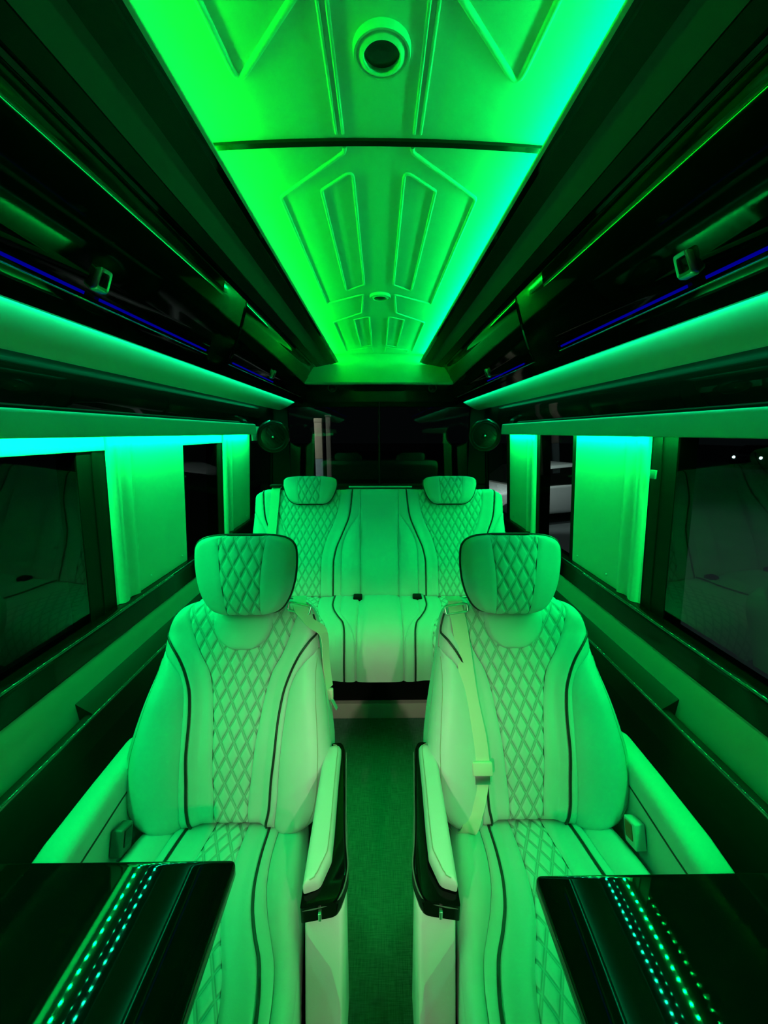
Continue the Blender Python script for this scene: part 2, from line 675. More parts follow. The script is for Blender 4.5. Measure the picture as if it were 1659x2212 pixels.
PILLARS = ((1.150, 1.705), (2.125, 2.615))
GLASS = ((YF, 1.19), (1.665, 2.165), (2.60, 3.16))
for s, side in ((LEFT, 'left'), (RIGHT, 'right')):
    wl = struct('wall_' + side, *prism_y(fillet([(0.80, 0.0), (0.80, 0.655), (0.93, 0.655), (0.93, 0.0)], [0, .006, 0, 0]), YF, YB, s), M_SATIN,
                label=f'black lower wall of the van below the {side} windows')
    struct('fabric_band', *prism_y(fillet([(0.840, 0.655), (0.847, 0.740), (0.851, 0.806), (0.90, 0.806), (0.90, 0.655)], [0, .03, .006, 0, 0]), YF, 3.10, s), M_BAND, wl)
    struct('sill_trim', *prism_y(fillet([(0.854, 0.800), (0.850, 0.806), (0.864, 0.878), (0.930, 0.880), (0.930, 0.800)], [0, .003, .022, 0, 0], 12), YF, 3.18, s), M_EDGE, wl)
    struct('armrest_ledge', *prism_y(fillet([(0.800, 0.60), (0.795, 0.686), (0.846, 0.722), (0.87, 0.715), (0.87, 0.60)], [0, .008, .004, 0, 0], 6), 0.945, 3.10, s), M_SATIN, wl)
    struct('armrest_ledge', *prism_y(fillet([(0.800, 0.60), (0.795, 0.686), (0.822, 0.689), (0.826, 0.668), (0.848, 0.668), (0.848, 0.60)], [0, .008, .004, 0, 0, 0], 6), YF, 0.945, s), M_SATIN, wl)
    # polished rods added along sill and ledge to catch the LED dot reflections
    struct('glint_rod', *tube([(s * .8655, YF, .8735), (s * .8655, 1.53, .8735)], .0055, 20), M_ROD, wl, smooth=60)
    struct('glint_rod', *tube([(s * .7985, YF, .6855), (s * .7985, 2.2, .6855)], .0055, 20), M_ROD, wl, smooth=60)
    # black body pillars behind the covers and the dark strip above the header
    for y0, y1 in PILLARS:
        v = []
        for z in (0.86, 1.50):
            x = wall_x(z) + 0.004
            v += [(s * x, y0 - 0.03, z), (s * x, y1 + 0.03, z), (s * (x + 0.06), y1 + 0.03, z), (s * (x + 0.06), y0 - 0.03, z)]
        f = [(0, 1, 2, 3), (4, 5, 6, 7), (0, 1, 5, 4), (1, 2, 6, 5), (2, 3, 7, 6), (3, 0, 4, 7)]
        struct('pillar', v, f, M_MATT, wl)
    struct('recess_panel', *prism_y([(0.866, 1.47), (0.862, 1.52), (0.850, 1.56), (0.862, 1.72), (0.93, 1.72), (0.93, 1.47)], YF, YB, s), M_GLOSS, wl, smooth=60)
    # header board above the windows
    struct('window_header', *prism_y(fillet([(0.800, 1.447), (0.803, 1.513), (0.824, 1.513), (0.822, 1.447)], [.004, .012, .004, .003]), YF, 2.565, s), M_BAND, wl)
    struct('header_shelf', *prism_y([(0.820, 1.500), (0.820, 1.511), (0.865, 1.511), (0.865, 1.500)], YF, 2.565, s), M_MATT, wl)
    if s == LEFT:
        for y0, y1 in ((YF, 1.232), (1.700, 2.150), (2.66, 3.16)):
            struct('reveal_trim', *prism_y(fillet([(0.8615, 1.404), (0.8590, 1.500), (0.8610, 1.500), (0.8655, 1.404)], [.003, 0, 0, 0]), y0, y1, s), M_PILLAR, wl)

wn = 0
for s in (LEFT, RIGHT):
    for y0, y1 in GLASS:
        wn += 1
        za, zb = 0.862, 1.498
        e = bpy.data.objects.new(f'window_{wn}', None)
        e.location = (s * wall_x(za), (y0 + y1) / 2, za)
        e['kind'] = 'structure'
        COL.objects.link(e)
        WORLD[e.name] = Vector(e.location)
        v = []
        for z in (za, zb):
            x = wall_x(z) + 0.006
            v += [(s * x, y0, z), (s * x, y1, z), (s * (x + 0.005), y1, z), (s * (x + 0.005), y0, z)]
        f = [(0, 1, 2, 3), (4, 5, 6, 7), (0, 1, 5, 4), (1, 2, 6, 5), (2, 3, 7, 6), (3, 0, 4, 7)]
        struct('pane', v, f, M_GLASS, e, smooth=0)
        mb = MB()
        for ya, yb in ((y0 - 0.01, y0 + 0.012), (y1 - 0.012, y1 + 0.01)):
            v2 = []
            for z in (za, zb):
                x = wall_x(z) + 0.001
                v2 += [(s * x, ya, z), (s * x, yb, z), (s * (x + 0.02), yb, z), (s * (x + 0.02), ya, z)]
            mb.add(v2, f)
        mb.go('gasket', M_MATT, e, smooth=0)

# ---- pillar covers (upholstered boards between the windows)
def pillar_cover(s, y0, y1, label):
    z0, z1 = 0.880, 1.452
    c = thing('pillar_cover', (s * wall_x(z0), (y0 + y1) / 2, z0), label, 'pillar cover', 'lit covers on the window pillars')
    L = y1 - y0
    def loft(name, prof, rb=0.0, flat_end=False):
        prof = [tuple(p) for p in smooth_path([(a, b, 0) for a, b in prof], 5)]
        N = 14
        v, f = [], []
        k = len(prof)
        for i in range(N + 1):
            z = z0 + (z1 - z0) * i / N
            for (y, d, _) in prof:
                zz = z
                # rounded lower corner at the free edge
                q = max(0.0, 1 - (y - y0) / 0.10)
                if rb: zz = max(z, z0 - rb * (1 - q ** 2 * 1.0))
                tw = 0.010 * (1 - (z - z0) / (z1 - z0)) ** 2 * q
                v.append((s * (wall_x(z) - d), y + tw, zz))
        for i in range(N):
            for j in range(k - 1):
                f.append((i * k + j, i * k + j + 1, (i + 1) * k + j + 1, (i + 1) * k + j))
        # back side gives it thickness
        n0 = len(v)
        for i in range(N + 1):
            z = z0 + (z1 - z0) * i / N
            for (y, d, _) in (prof[0], prof[-1]):
                v.append((s * (wall_x(z) + 0.002), y, z))
        for i in range(N):
            a, b = n0 + i * 2, n0 + (i + 1) * 2
            f.append((i * k, (i + 1) * k, b, a))
            f.append((i * k + k - 1, a + 1, b + 1, (i + 1) * k + k - 1))
            f.append((a, b, b + 1, a + 1))
        f.append(tuple(range(k)) + (n0 + 1, n0))
        f.append(tuple(N * k + j for j in range(k)) + (n0 + 2 * N + 1, n0 + 2 * N))
        return put(name, v, f, M_PILLAR, c, smooth=50)
    loft('rolled_edge', [(y0, 0.000), (y0 + 0.004, 0.010), (y0 + 0.020, 0.017), (y0 + 0.042, 0.012), (y0 + 0.062, 0.003), (y0 + 0.080, 0.005), (y0 + 0.100, 0.015), (y0 + 0.112, 0.012), (y0 + 0.116, 0.001)])
    loft('flat_panel', [(y0 + 0.116, 0.000), (y0 + 0.120, 0.005), (y0 + 0.16, 0.006), (y1 - 0.06, 0.006), (y1 - 0.006, 0.005), (y1, 0.000)])
    for yy in ((y0 + 0.19, y1 - 0.05) if L > 0.45 else (y1 - 0.08,)):
        z = z0 + 0.035
        v, f = lathe([(0.0, 0.004), (0.003, 0.0035), (0.005, 0.001), (0.005, -0.002)], (s * (wall_x(z) - 0.006), yy, z), (-s, 0, 0.1), 12)
        put('screw', v, f, M_CHROME, c)
    return c
pillar_cover(LEFT, 1.235, 1.715, 'wide lit pillar cover left, behind the headrest of the seat with the hanging belt')
pillar_cover(RIGHT, 1.225, 1.690, 'wide lit pillar cover at the right windows, beside the pale tag')
pillar_cover(LEFT, 2.160, 2.600, 'narrow-looking lit pillar cover left, next to the rear speaker')
pillar_cover(RIGHT, 2.130, 2.560, 'narrow-looking lit pillar cover right, next to the rear speaker')
tg = put('pillar_tag', *bevel_box((0.852, 1.176, 1.318), (0.858, 1.200, 1.345), 0.001), M_TAG)
tag(tg, 'small pale square tag on the black frame beside the wide right pillar cover', 'tag')

# ---- rear wall with fascia and doors
rw = struct('wall_rear', *bevel_box((-0.93, 3.20, 1.700), (0.93, 3.25, 1.842), 0.0), M_GLOSS2, label='black rear wall above the back doors')
struct('fascia', *prism_x(fillet([(2.985, 1.824), (3.335, 2.096), (3.36, 2.096), (3.36, 1.842), (3.00, 1.812)], [.004, 0, 0, 0, .004]), -.585, .585), M_PILLAR, rw)
struct('screw', *lathe([(0, 0.003), (0.004, 0.002), (0.005, 0)], (-0.33, 3.085, 1.9017), (0, -.61, .79), 10), M_CHROME, rw)
struct('screw', *lathe([(0, 0.003), (0.004, 0.002), (0.005, 0)], (0.33, 3.085, 1.9017), (0, -.61, .79), 10), M_CHROME, rw)
struct('lower_hood', *prism_x(fillet([(3.20, 1.822), (3.02, 1.810), (3.05, 1.800), (3.20, 1.782)], 0.006), -0.20, 0.20), M_GLOSS2, rw)
for i, (x0, x1) in enumerate(((-0.90, -0.001), (0.001, 0.90))):
    d = bpy.data.objects.new(f'door_{i+1}', None)
    d.location = ((x0 + x1) / 2, 3.2, 0.09)
    d['kind'] = 'structure'
    COL.objects.link(d)
    WORLD[d.name] = Vector(d.location)
    mb = MB()
    mb.add(*bevel_box((x0, 3.20, 0.09), (x1, 3.25, 1.04), 0.004))
    mb.add(*bevel_box((x0, 3.20, 1.66), (x1, 3.25, 1.70), 0.004))
    mb.add(*bevel_box((x0, 3.20, 1.03), (x0 + (0.16 if i == 0 else 0.008), 3.25, 1.67), 0.0))
    mb.add(*bevel_box((x1 - (0.16 if i == 1 else 0.008), 3.20, 1.03), (x1, 3.25, 1.67), 0.0))
    mb.go('door_frame', M_MATT, d, smooth=40)
    struct('pane', *bevel_box((x0 + (.04 if i == 0 else .004), 3.206, 1.03), (x1 - (.04 if i == 1 else .004), 3.212, 1.67), 0.0), M_GLASS_R, d, smooth=0)
# metal strip behind the bench, given a pale colour so it looks lit
st = put('trim_strip', *bevel_box((-0.245, 3.06, 1.026), (0.262, 3.075, 1.038), 0.002), M_PILLAR)
st['kind'] = 'structure'
ps = struct('trim_1', *bevel_box((-0.80, 2.78, 0.98), (0.80, 3.20, 1.024), 0.006), M_MATT, label='black parcel shelf behind the rear bench')

# ================================================================== LED strips
def led_ribbon(name, x, z, y0, y1, w, axis, m, label):
    """continuous tape: backing channel and light tape"""
    s = 1 if x > 0 else -1
    t = thing(name, (x, (y0 + y1) / 2, z), label, 'light strip')
    if axis == 'x':       # faces the aisle
        put('channel', *bevel_box((min(x, x + s * .008), y0, z - w / 2 - .002), (max(x, x + s * .008), y1, z + w / 2 + .002), 0), M_GREY, t, smooth=0)
        v = [(x - s * .0006, y0, z - w / 2), (x - s * .0006, y1, z - w / 2), (x - s * .0006, y1, z + w / 2), (x - s * .0006, y0, z + w / 2)]
    else:                 # faces outwards, on the back of the cabinet's lip
        put('channel', *bevel_box((min(x, x - s * .0015), y0, z - w / 2 - .001), (max(x, x - s * .0015), y1, z + w / 2 + .001), 0), M_GREY, t, smooth=0)
        v = [(x + s * .0004, y0, z - w / 2), (x + s * .0004, y1, z - w / 2), (x + s * .0004, y1, z + w / 2), (x + s * .0004, y0, z + w / 2)]
    n = len(v)
    d = Vector((-s if axis == 'x' else s, 0, 0))
    v2 = [tuple(Vector(p) + d * 0.0008) for p in v]
    f = [(0, 1, 2, 3), (4, 5, 6, 7), (0, 1, 5, 4), (1, 2, 6, 5), (2, 3, 7, 6), (3, 0, 4, 7)]
    put('light_tape', v + v2, f, m, t, smooth=0)
    return t

def led_dots(name, x, z, y0, y1, pitch, m, label, size=0.005):
    t = thing(name, (x, (y0 + y1) / 2, z), label, 'light strip')
    put('channel', *bevel_box((x - .006, y0 - .01, z), (x + .006, y1 + .01, z + .004), 0), M_GREY, t, smooth=0)
    mb = MB()
    n = int((y1 - y0) / pitch)
    h = size / 2
    for i in range(n + 1):
        y = y0 + i * pitch
        mb.add([(x - h, y - h, z - .0008), (x + h, y - h, z - .0008), (x + h, y + h, z - .0008), (x - h, y + h, z - .0008)], [(0, 1, 2, 3)])
    o = mb.go('light_dots', m, t, smooth=0, recalc=False)
    o['kind'] = 'stuff'
    return t

PITCH = 0.0333
led_ribbon('led_strip', -0.380, 2.040, YF + .02, 3.30, 0.010, 'x', emit_mat('led ceiling yellow green', C_CEIL_L, CEIL_L), 'green light tape in the left ceiling cove')
led_ribbon('led_strip', 0.380, 2.040, YF + .02, 3.30, 0.010, 'x', emit_mat('led ceiling blue green', C_CEIL_R, CEIL_R), 'sea green light tape in the right ceiling cove')
led_dots('led_dot_strip', -0.8310, 1.4545, YF + .05, 2.55, PITCH, emit_mat('led header left', C_HEAD_L, HEAD_LED), 'row of green light dots under the header over the left windows')
led_dots('led_dot_strip', 0.8310, 1.4545, YF + .05, 2.55, PITCH, emit_mat('led header right', C_HEAD_R, HEAD_LED), 'row of green light dots under the header over the right windows')
led_dots('led_dot_strip', -0.833, 1.664, YF + .05, 3.00, PITCH, emit_mat('led recess left', C_RECESS, RECESS_LED), 'row of green light dots behind the left padded soffit')
led_dots('led_dot_strip', 0.833, 1.664, YF + .05, 3.00, PITCH, emit_mat('led recess right', C_RECESS, RECESS_LED), 'row of green light dots behind the right padded soffit')
M_SOFF = emit_mat('led soffit', C_SOFF, SOFF_LED)
led_ribbon('led_strip', -0.6285, 1.6870, YF + .02, 3.05, 0.008, 'o', M_SOFF, 'green light tape along the top edge of the left padded soffit')
led_ribbon('led_strip', 0.6285, 1.6870, YF + .02, 3.05, 0.008, 'o', M_SOFF, 'green light tape along the top edge of the right padded soffit')
M_BLUE = emit_mat('blue accent light', (0.0, 0.0, 1.0), BLUE_LED)

# ================================================================== overhead cabinets
def door_line(z):
    """inner face of the cabinet run, gently bowed"""
    t = (z - 1.72) / 0.235
    return 0.602 - 0.092 * t - 0.005 * math.sin(math.pi * t)

def cabinet(s, side):
    c = thing('overhead_cabinet', (s * 0.62, 1.1, 1.675), f'long black glossy overhead cabinet along the {side} side above the lit soffit', 'cabinet', 'overhead cabinets')
    face = [(door_line(1.72 + 0.235 * i / 8), 1.72 + 0.235 * i / 8) for i in range(9)]
    prof = [(0.625, 1.700), (0.626, 1.680), (0.612, 1.678), (0.606, 1.705)] + face + \
           [(0.500, 1.960), (0.488, 1.958), (0.448, 1.967), (0.446, 1.973), (0.386, 1.987), (0.383, 1.981), (0.335, 1.992), (0.322, 1.997), (0.322, 2.010), (0.392, 2.014), (0.392, 2.070)] + \
           [(0.42, 2.095), (0.90, 2.095), (0.90, 1.700)]
    put('cabinet_body', *prism_y(prof, YF, 3.19, s), [M_DOOR], c, smooth=30)
    put('ceiling_trim', *prism_y([(0.3365, 1.9910), (0.383, 1.980), (0.383, 1.984), (0.3365, 1.995)], YF, 3.189, s), M_SATIN, c, smooth=0)
    put('ceiling_trim', *prism_y([(0.4485, 1.9662), (0.488, 1.957), (0.488, 1.961), (0.4485, 1.970)], YF, 3.189, s), M_SATIN, c, smooth=0)
    put('headlining_strip', *prism_y([(0.447, 1.9685), (0.447, 1.9735), (0.385, 1.9875), (0.385, 1.9825)], YF, 3.185, s), M_STRIPE, c, smooth=0)
    put('cove_lip', *prism_y(fillet([(0.326, 1.996), (0.316, 1.997), (0.316, 2.001), (0.337, 2.032), (0.340, 2.032), (0.340, 2.012)], [0, .002, .002, .001, .001, 0]), YF, 3.19, s), M_FABRIC, c)
    # padded soffit
    v, f = [], []
    pr = []
    for i in range(13):
        t = i / 12
        x = 0.644 + (0.768 - 0.644) * t
        z = 1.688 + (1.627 - 1.688) * t - 0.007 * math.sin(math.pi * t)
        pr.append((x, z))
    pr += [(0.776, 1.632), (0.778, 1.642), (0.770, 1.648)]
    pr += [(0.655, 1.700)]
    ys = [YF, 2.98, 3.02, 3.05, 3.07]
    k = len(pr)
    for iy, y in enumerate(ys):
        q = (0, 0, 0.03, 0.10, 0.28)[iy]
        cx, cz = 0.715, 1.660
        for (x, z) in pr:
            skew = (x - 0.644) * 0.35 * (1 if iy else 0)
            v.append((s * (x + (cx - x) * q * 0.25), min(y + skew, 3.12), z + (1.68 - z) * q))
    for iy in range(len(ys) - 1):
        for j in range(k):
            f.append((iy * k + j, iy * k + (j + 1) % k, (iy + 1) * k + (j + 1) % k, (iy + 1) * k + j))
    f += [tuple(range(k)), tuple(range((len(ys) - 1) * k, len(ys) * k))]
    put('soffit_pad', v, f, M_FABRIC, c, smooth=50)
    # doors
    yc = {-1: (0.877, 2.182), 1: (0.786, 2.124)}[s]
    for (y0, y1), yl, blue in (((YF + 0.1, 1.425 if s < 0 else 1.345), yc[0], ((-0.8, yc[0] - .03), (yc[0] + .012, 1.40 if s < 0 else 1.32))), ((1.62 if s < 0 else 1.56, 3.05), yc[1], ((1.64, yc[1] + .06),))):
        pts = []
        z0, z1 = 1.728, 1.950
        out = fillet([(y0, z0), (y1, z0), (y1 + 0.02, z1), (y0, z1)], 0.012, 4)
        # a grid follows the bow of the face
        N = 10
        v, f = [], []
        for lay in (0.0065, -0.003):
            for i in range(N + 1):
                z = z0 + (z1 - z0) * i / N
                yb = y1 - 0.02 * (z - z0) / (z1 - z0)
                for y in (y0, y0 + .006, yb - .006, yb):
                    d = lay - (0.004 if (y in (y0, yb) or i in (0, N)) and lay > 0 else 0)
                    v.append((s * (door_line(z) - d), y, z))
        k = (N + 1) * 4
        for i in range(N):
            for j in range(3):
                a = i * 4 + j
                f.append((a, a + 1, a + 5, a + 4))
                f.append((k + a, k + a + 1, k + a + 5, k + a + 4))
        for i in range(N):
            f.append((i * 4, (i + 1) * 4, k + (i + 1) * 4, k + i * 4))
            f.append((i * 4 + 3, (i + 1) * 4 + 3, k + (i + 1) * 4 + 3, k + i * 4 + 3))
        for j in range(3):
            f.append((j, j + 1, k + j + 1, k + j))
            f.append((N * 4 + j, N * 4 + j + 1, k + N * 4 + j + 1, k + N * 4 + j))
        dr = put('door', v, f, M_DOOR, c, smooth=30)
        # bright seam lines round the door
        zs = 1.7245
        put('edge_trim', *ribbon([(s * (door_line(zs) - .001), y0, zs), (s * (door_line(zs) - .001), y1 + .003, zs), ] , (s * .15, 0, 1), 0.0016, 0.004), M_CHROME, dr, smooth=0)
        put('edge_trim', *ribbon([(s * (door_line(1.9525) - .001), y0, 1.9525), (s * (door_line(1.9525) - .001), y1 - .02, 1.9525)], (s * .15, 0, 1), 0.002, 0.004), M_MATT, dr, smooth=0)
        mb = MB()
        for a, b in blue:
            za, zb = 1.7305, 1.7355
            xa, xb = door_line(za) - .0068, door_line(zb) - .0068
            v = [(s * xa, a, za), (s * xa, b, za), (s * xb, b, zb), (s * xb, a, zb)]
            v += [(p[0] - s * .0012, p[1], p[2]) for p in v]
            mb.add(v, [(0, 1, 2, 3), (4, 5, 6, 7), (0, 1, 5, 4), (1, 2, 6, 5), (2, 3, 7, 6), (3, 0, 4, 7)])
        ao = mb.go('accent_light', M_BLUE, dr, smooth=0)
        ao['label'] = 'blue accent light line'
        # chrome paddle latch: bezel ring, dark well, paddle
        hw, hz = 0.019, 0.021
        zc = 1.765
        def lp(y, z, d):
            return (s * (door_line(z) - 0.0065 - d), y, z)
        ring_o = fillet([(yl - hw, zc - hz), (yl + hw, zc - hz), (yl + hw * .9, zc + hz), (yl - hw * .9, zc + hz)], 0.006, 4)
        ring_i = fillet([(yl - hw * .66, zc - hz * .6), (yl + hw * .66, zc - hz * .6), (yl + hw * .58, zc + hz * .62), (yl - hw * .58, zc + hz * .62)], 0.004, 4)
        n = len(ring_o)
        v = [lp(y, z, -.001) for y, z in ring_o] + [lp(y, z, .009) for y, z in ring_o] + [lp(y + (yl - y) * .12, z + (zc - z) * .12, .0125) for y, z in ring_o] \
            + [lp(y, z, .011) for y, z in ring_i] + [lp(y, z, .000) for y, z in ring_i]
        f = []
        for L in range(4):
            for i in range(n):
                j = (i + 1) % n
                f.append((L * n + i, L * n + j, (L + 1) * n + j, (L + 1) * n + i))
        put('latch_bezel', v, f, M_CHROME, dr, smooth=40)
        pd = fillet([(yl - hw * .56, zc - hz * .5), (yl + hw * .56, zc - hz * .5), (yl + hw * .48, zc + hz * .5), (yl - hw * .48, zc + hz * .5)], 0.003, 3)
        n = len(pd)
        v = [lp(y, z, .0005) for y, z in pd] + [lp(y, z, .004 + .004 * (z - zc) / hz) for y, z in pd]
        f = [tuple(range(n)), tuple(range(n, 2 * n))] + [(i, (i + 1) % n, n + (i + 1) % n, n + i) for i in range(n)]
        put('latch_paddle', v, f, M_GLOSS, dr, smooth=40)
    return c
cabinet(LEFT, 'left')
cabinet(RIGHT, 'right')

# ================================================================== lights and speakers
def ceiling_light(y, r, label):
    z = ceil_z(0) - 0.002
    t = thing('ceiling_light', (0.006, y, z - 0.02), label, 'ceiling light', 'round ceiling lights')
    v, f = lathe([(r, 0.004), (r, -0.006), (r * .97, -0.010), (r * .90, -0.010), (r * .86, -0.007), (r * .66, -0.013), (r * .62, -0.012), (r * .61, 0.004)], (0.006, y, z), (0, 0, 1), 56)
    put('trim_ring', v, f, M_CEIL, t, smooth=40)
    v, f = lathe([(0, -0.002), (r * .3, -0.003), (r * .62, -0.003), (r * .62, 0.003)], (0.006, y, z), (0, 0, 1), 48)
    put('lens', v, f, M_LENS, t)
    return t
ceiling_light(0.787, 0.049, 'large-looking round ceiling light in front of the black seam')
ceiling_light(1.975, 0.049, 'small-looking round ceiling light behind the black seam towards the rear')

def speaker(x, y, z, r, s, label):
    t = thing('speaker', (x, y, z), label, 'speaker', 'rear loudspeakers')
    ax = Vector((-s * 0.12, -1, -0.05)).normalized()
    put('housing', *lathe([(r * .9, -0.06), (r * 1.02, -0.03), (r * 1.04, 0.0), (r * 1.0, 0.010), (r * .93, 0.012), (r * .92, 0.004)], (x, y, z), ax, 48), M_GLOSS2, t, smooth=40)
    put('cone', *lathe([(r * .92, 0.004), (r * .80, 0.008), (r * .72, 0.002), (r * .3, -0.012), (0, -0.014)], (x, y, z), ax, 48), M_MATT, t, smooth=40)
    put('tweeter', *lathe([(0, 0.012), (r * .10, 0.010), (r * .16, 0.002), (r * .2, -0.012)], (x, y, z), ax, 32), M_CHROME if False else M_GLOSS, t)
    put('badge', *lathe([(0, 0.015), (r * .055, 0.014), (r * .06, 0.010)], (x, y, z), ax, 20), M_CHROME, t)
    return t
speaker(-0.735, 2.72, 1.430, 0.108, -1, 'round black loudspeaker in the rear left corner beside the pillar cover')
speaker(0.735, 2.72, 1.438, 0.108, 1, 'round black loudspeaker in the rear right corner beside the pillar cover')
for s, lb in ((-1, 'small round rear lamp under the lit fascia, left one'), (1, 'small round rear lamp under the lit fascia, right one')):
    x = s * 0.40 + 0.026
    t = thing('rear_lamp', (x, 3.2, 1.808), lb, 'lamp', 'small round rear lamps')
    put('ring', *lathe([(0.036, 0.0), (0.036, 0.006), (0.031, 0.010), (0.026, 0.006), (0.026, 0.0)], (x, 3.2, 1.808), (0, -1, 0), 32), M_GREY, t, smooth=40)
    put('lens', *lathe([(0, 0.007), (0.014, 0.006), (0.026, 0.002), (0.026, 0)], (x, 3.2, 1.808), (0, -1, 0), 32), M_GLOSS2, t)

# ================================================================== captain seats
C_Q = Curve1([(0, .046), (.05, .047), (.12, .053), (.19, .058), (.26, .066), (.32, .075), (.38, .090), (.44, .122), (.50, .145), (.555, .160), (.60, .165)])
C_PIPE = Curve1([(0, .100), (.05, .110), (.11, .113), (.18, .119), (.25, .122), (.33, .132), (.38, .148), (.43, .172), (.47, .200), (.50, .224), (.60, .24)])
C_SEAM = Curve1([(0, .124), (.08, .131), (.17, .134), (.25, .139), (.335, .148), (.38, .164), (.415, .190), (.448, .222), (.60, .26)])
C_OUT = Curve1([(-.01, .150), (0, .196), (.016, .226), (.04, .248), (.072, .262), (.125, .270), (.18, .270), (.25, .262), (.33, .248), (.40, .234), (.45, .225), (.50, .220), (.54, .209), (.565, .194), (.58, .172), (.590, .140), (.594, .110)])
C_NECK = Curve1([(.444, .004), (.448, .032), (.458, .052), (.474, .069), (.50, .082), (.53, .088), (.60, .094)])
BH = 0.594

def back_surf(u, h):
    a = abs(u)
    w, sm, pp = C_OUT(h), min(C_SEAM(h), C_OUT(h)), min(C_PIPE(h), C_OUT(h))
    d = 0.010 * (a / 0.15) ** 2 * sstep(0, 0.15, a) - 0.006
    d += 0.016 * sstep(pp * .75, pp * 1.02, a)
    if a > sm and w > sm + 1e-4:
        t = (a - sm) / (w - sm)
        d += 0.030 * math.sin(math.pi * min(t * 0.80, 1)) * sstep(0.45, 0.30, h)
    # gentle lumbar and shoulder shape
    d += 0.014 * math.exp(-((h - 0.16) / 0.12) ** 2) - 0.010 * math.exp(-((h - 0.40) / 0.12) ** 2)
    R = 0.052
    d -= quarter(w - a, R)
    d -= quarter(BH - h, 0.075)
    d -= quarter(h + 0.008, 0.030) * 0.9
    return d

C_HW = Curve1([(-.114, .050), (-.110, .074), (-.100, .096), (-.075, .117), (-.04, .132), (0, .141), (.045, .1445), (.075, .143), (.095, .134), (.106, .117), (.112, .092), (.115, .050)])
C_HQ = Curve1([(-.115, .047), (-.05, .051), (0, .055), (.06, .061), (.116, .068)])
def head_surf(u, v):
    w = C_HW(v)
    d = 0.030 * (1 - (u / 0.15) ** 2) * (1 - (v / 0.125) ** 2)
    d -= quarter(w - abs(u), 0.028) + 0.6 * quarter(min(v + 0.115, 0.116 - v), 0.026)
    return d

def cus_path(d):
    """(forward, up) of the cushion centre line: flat, then over the front edge"""
    return d

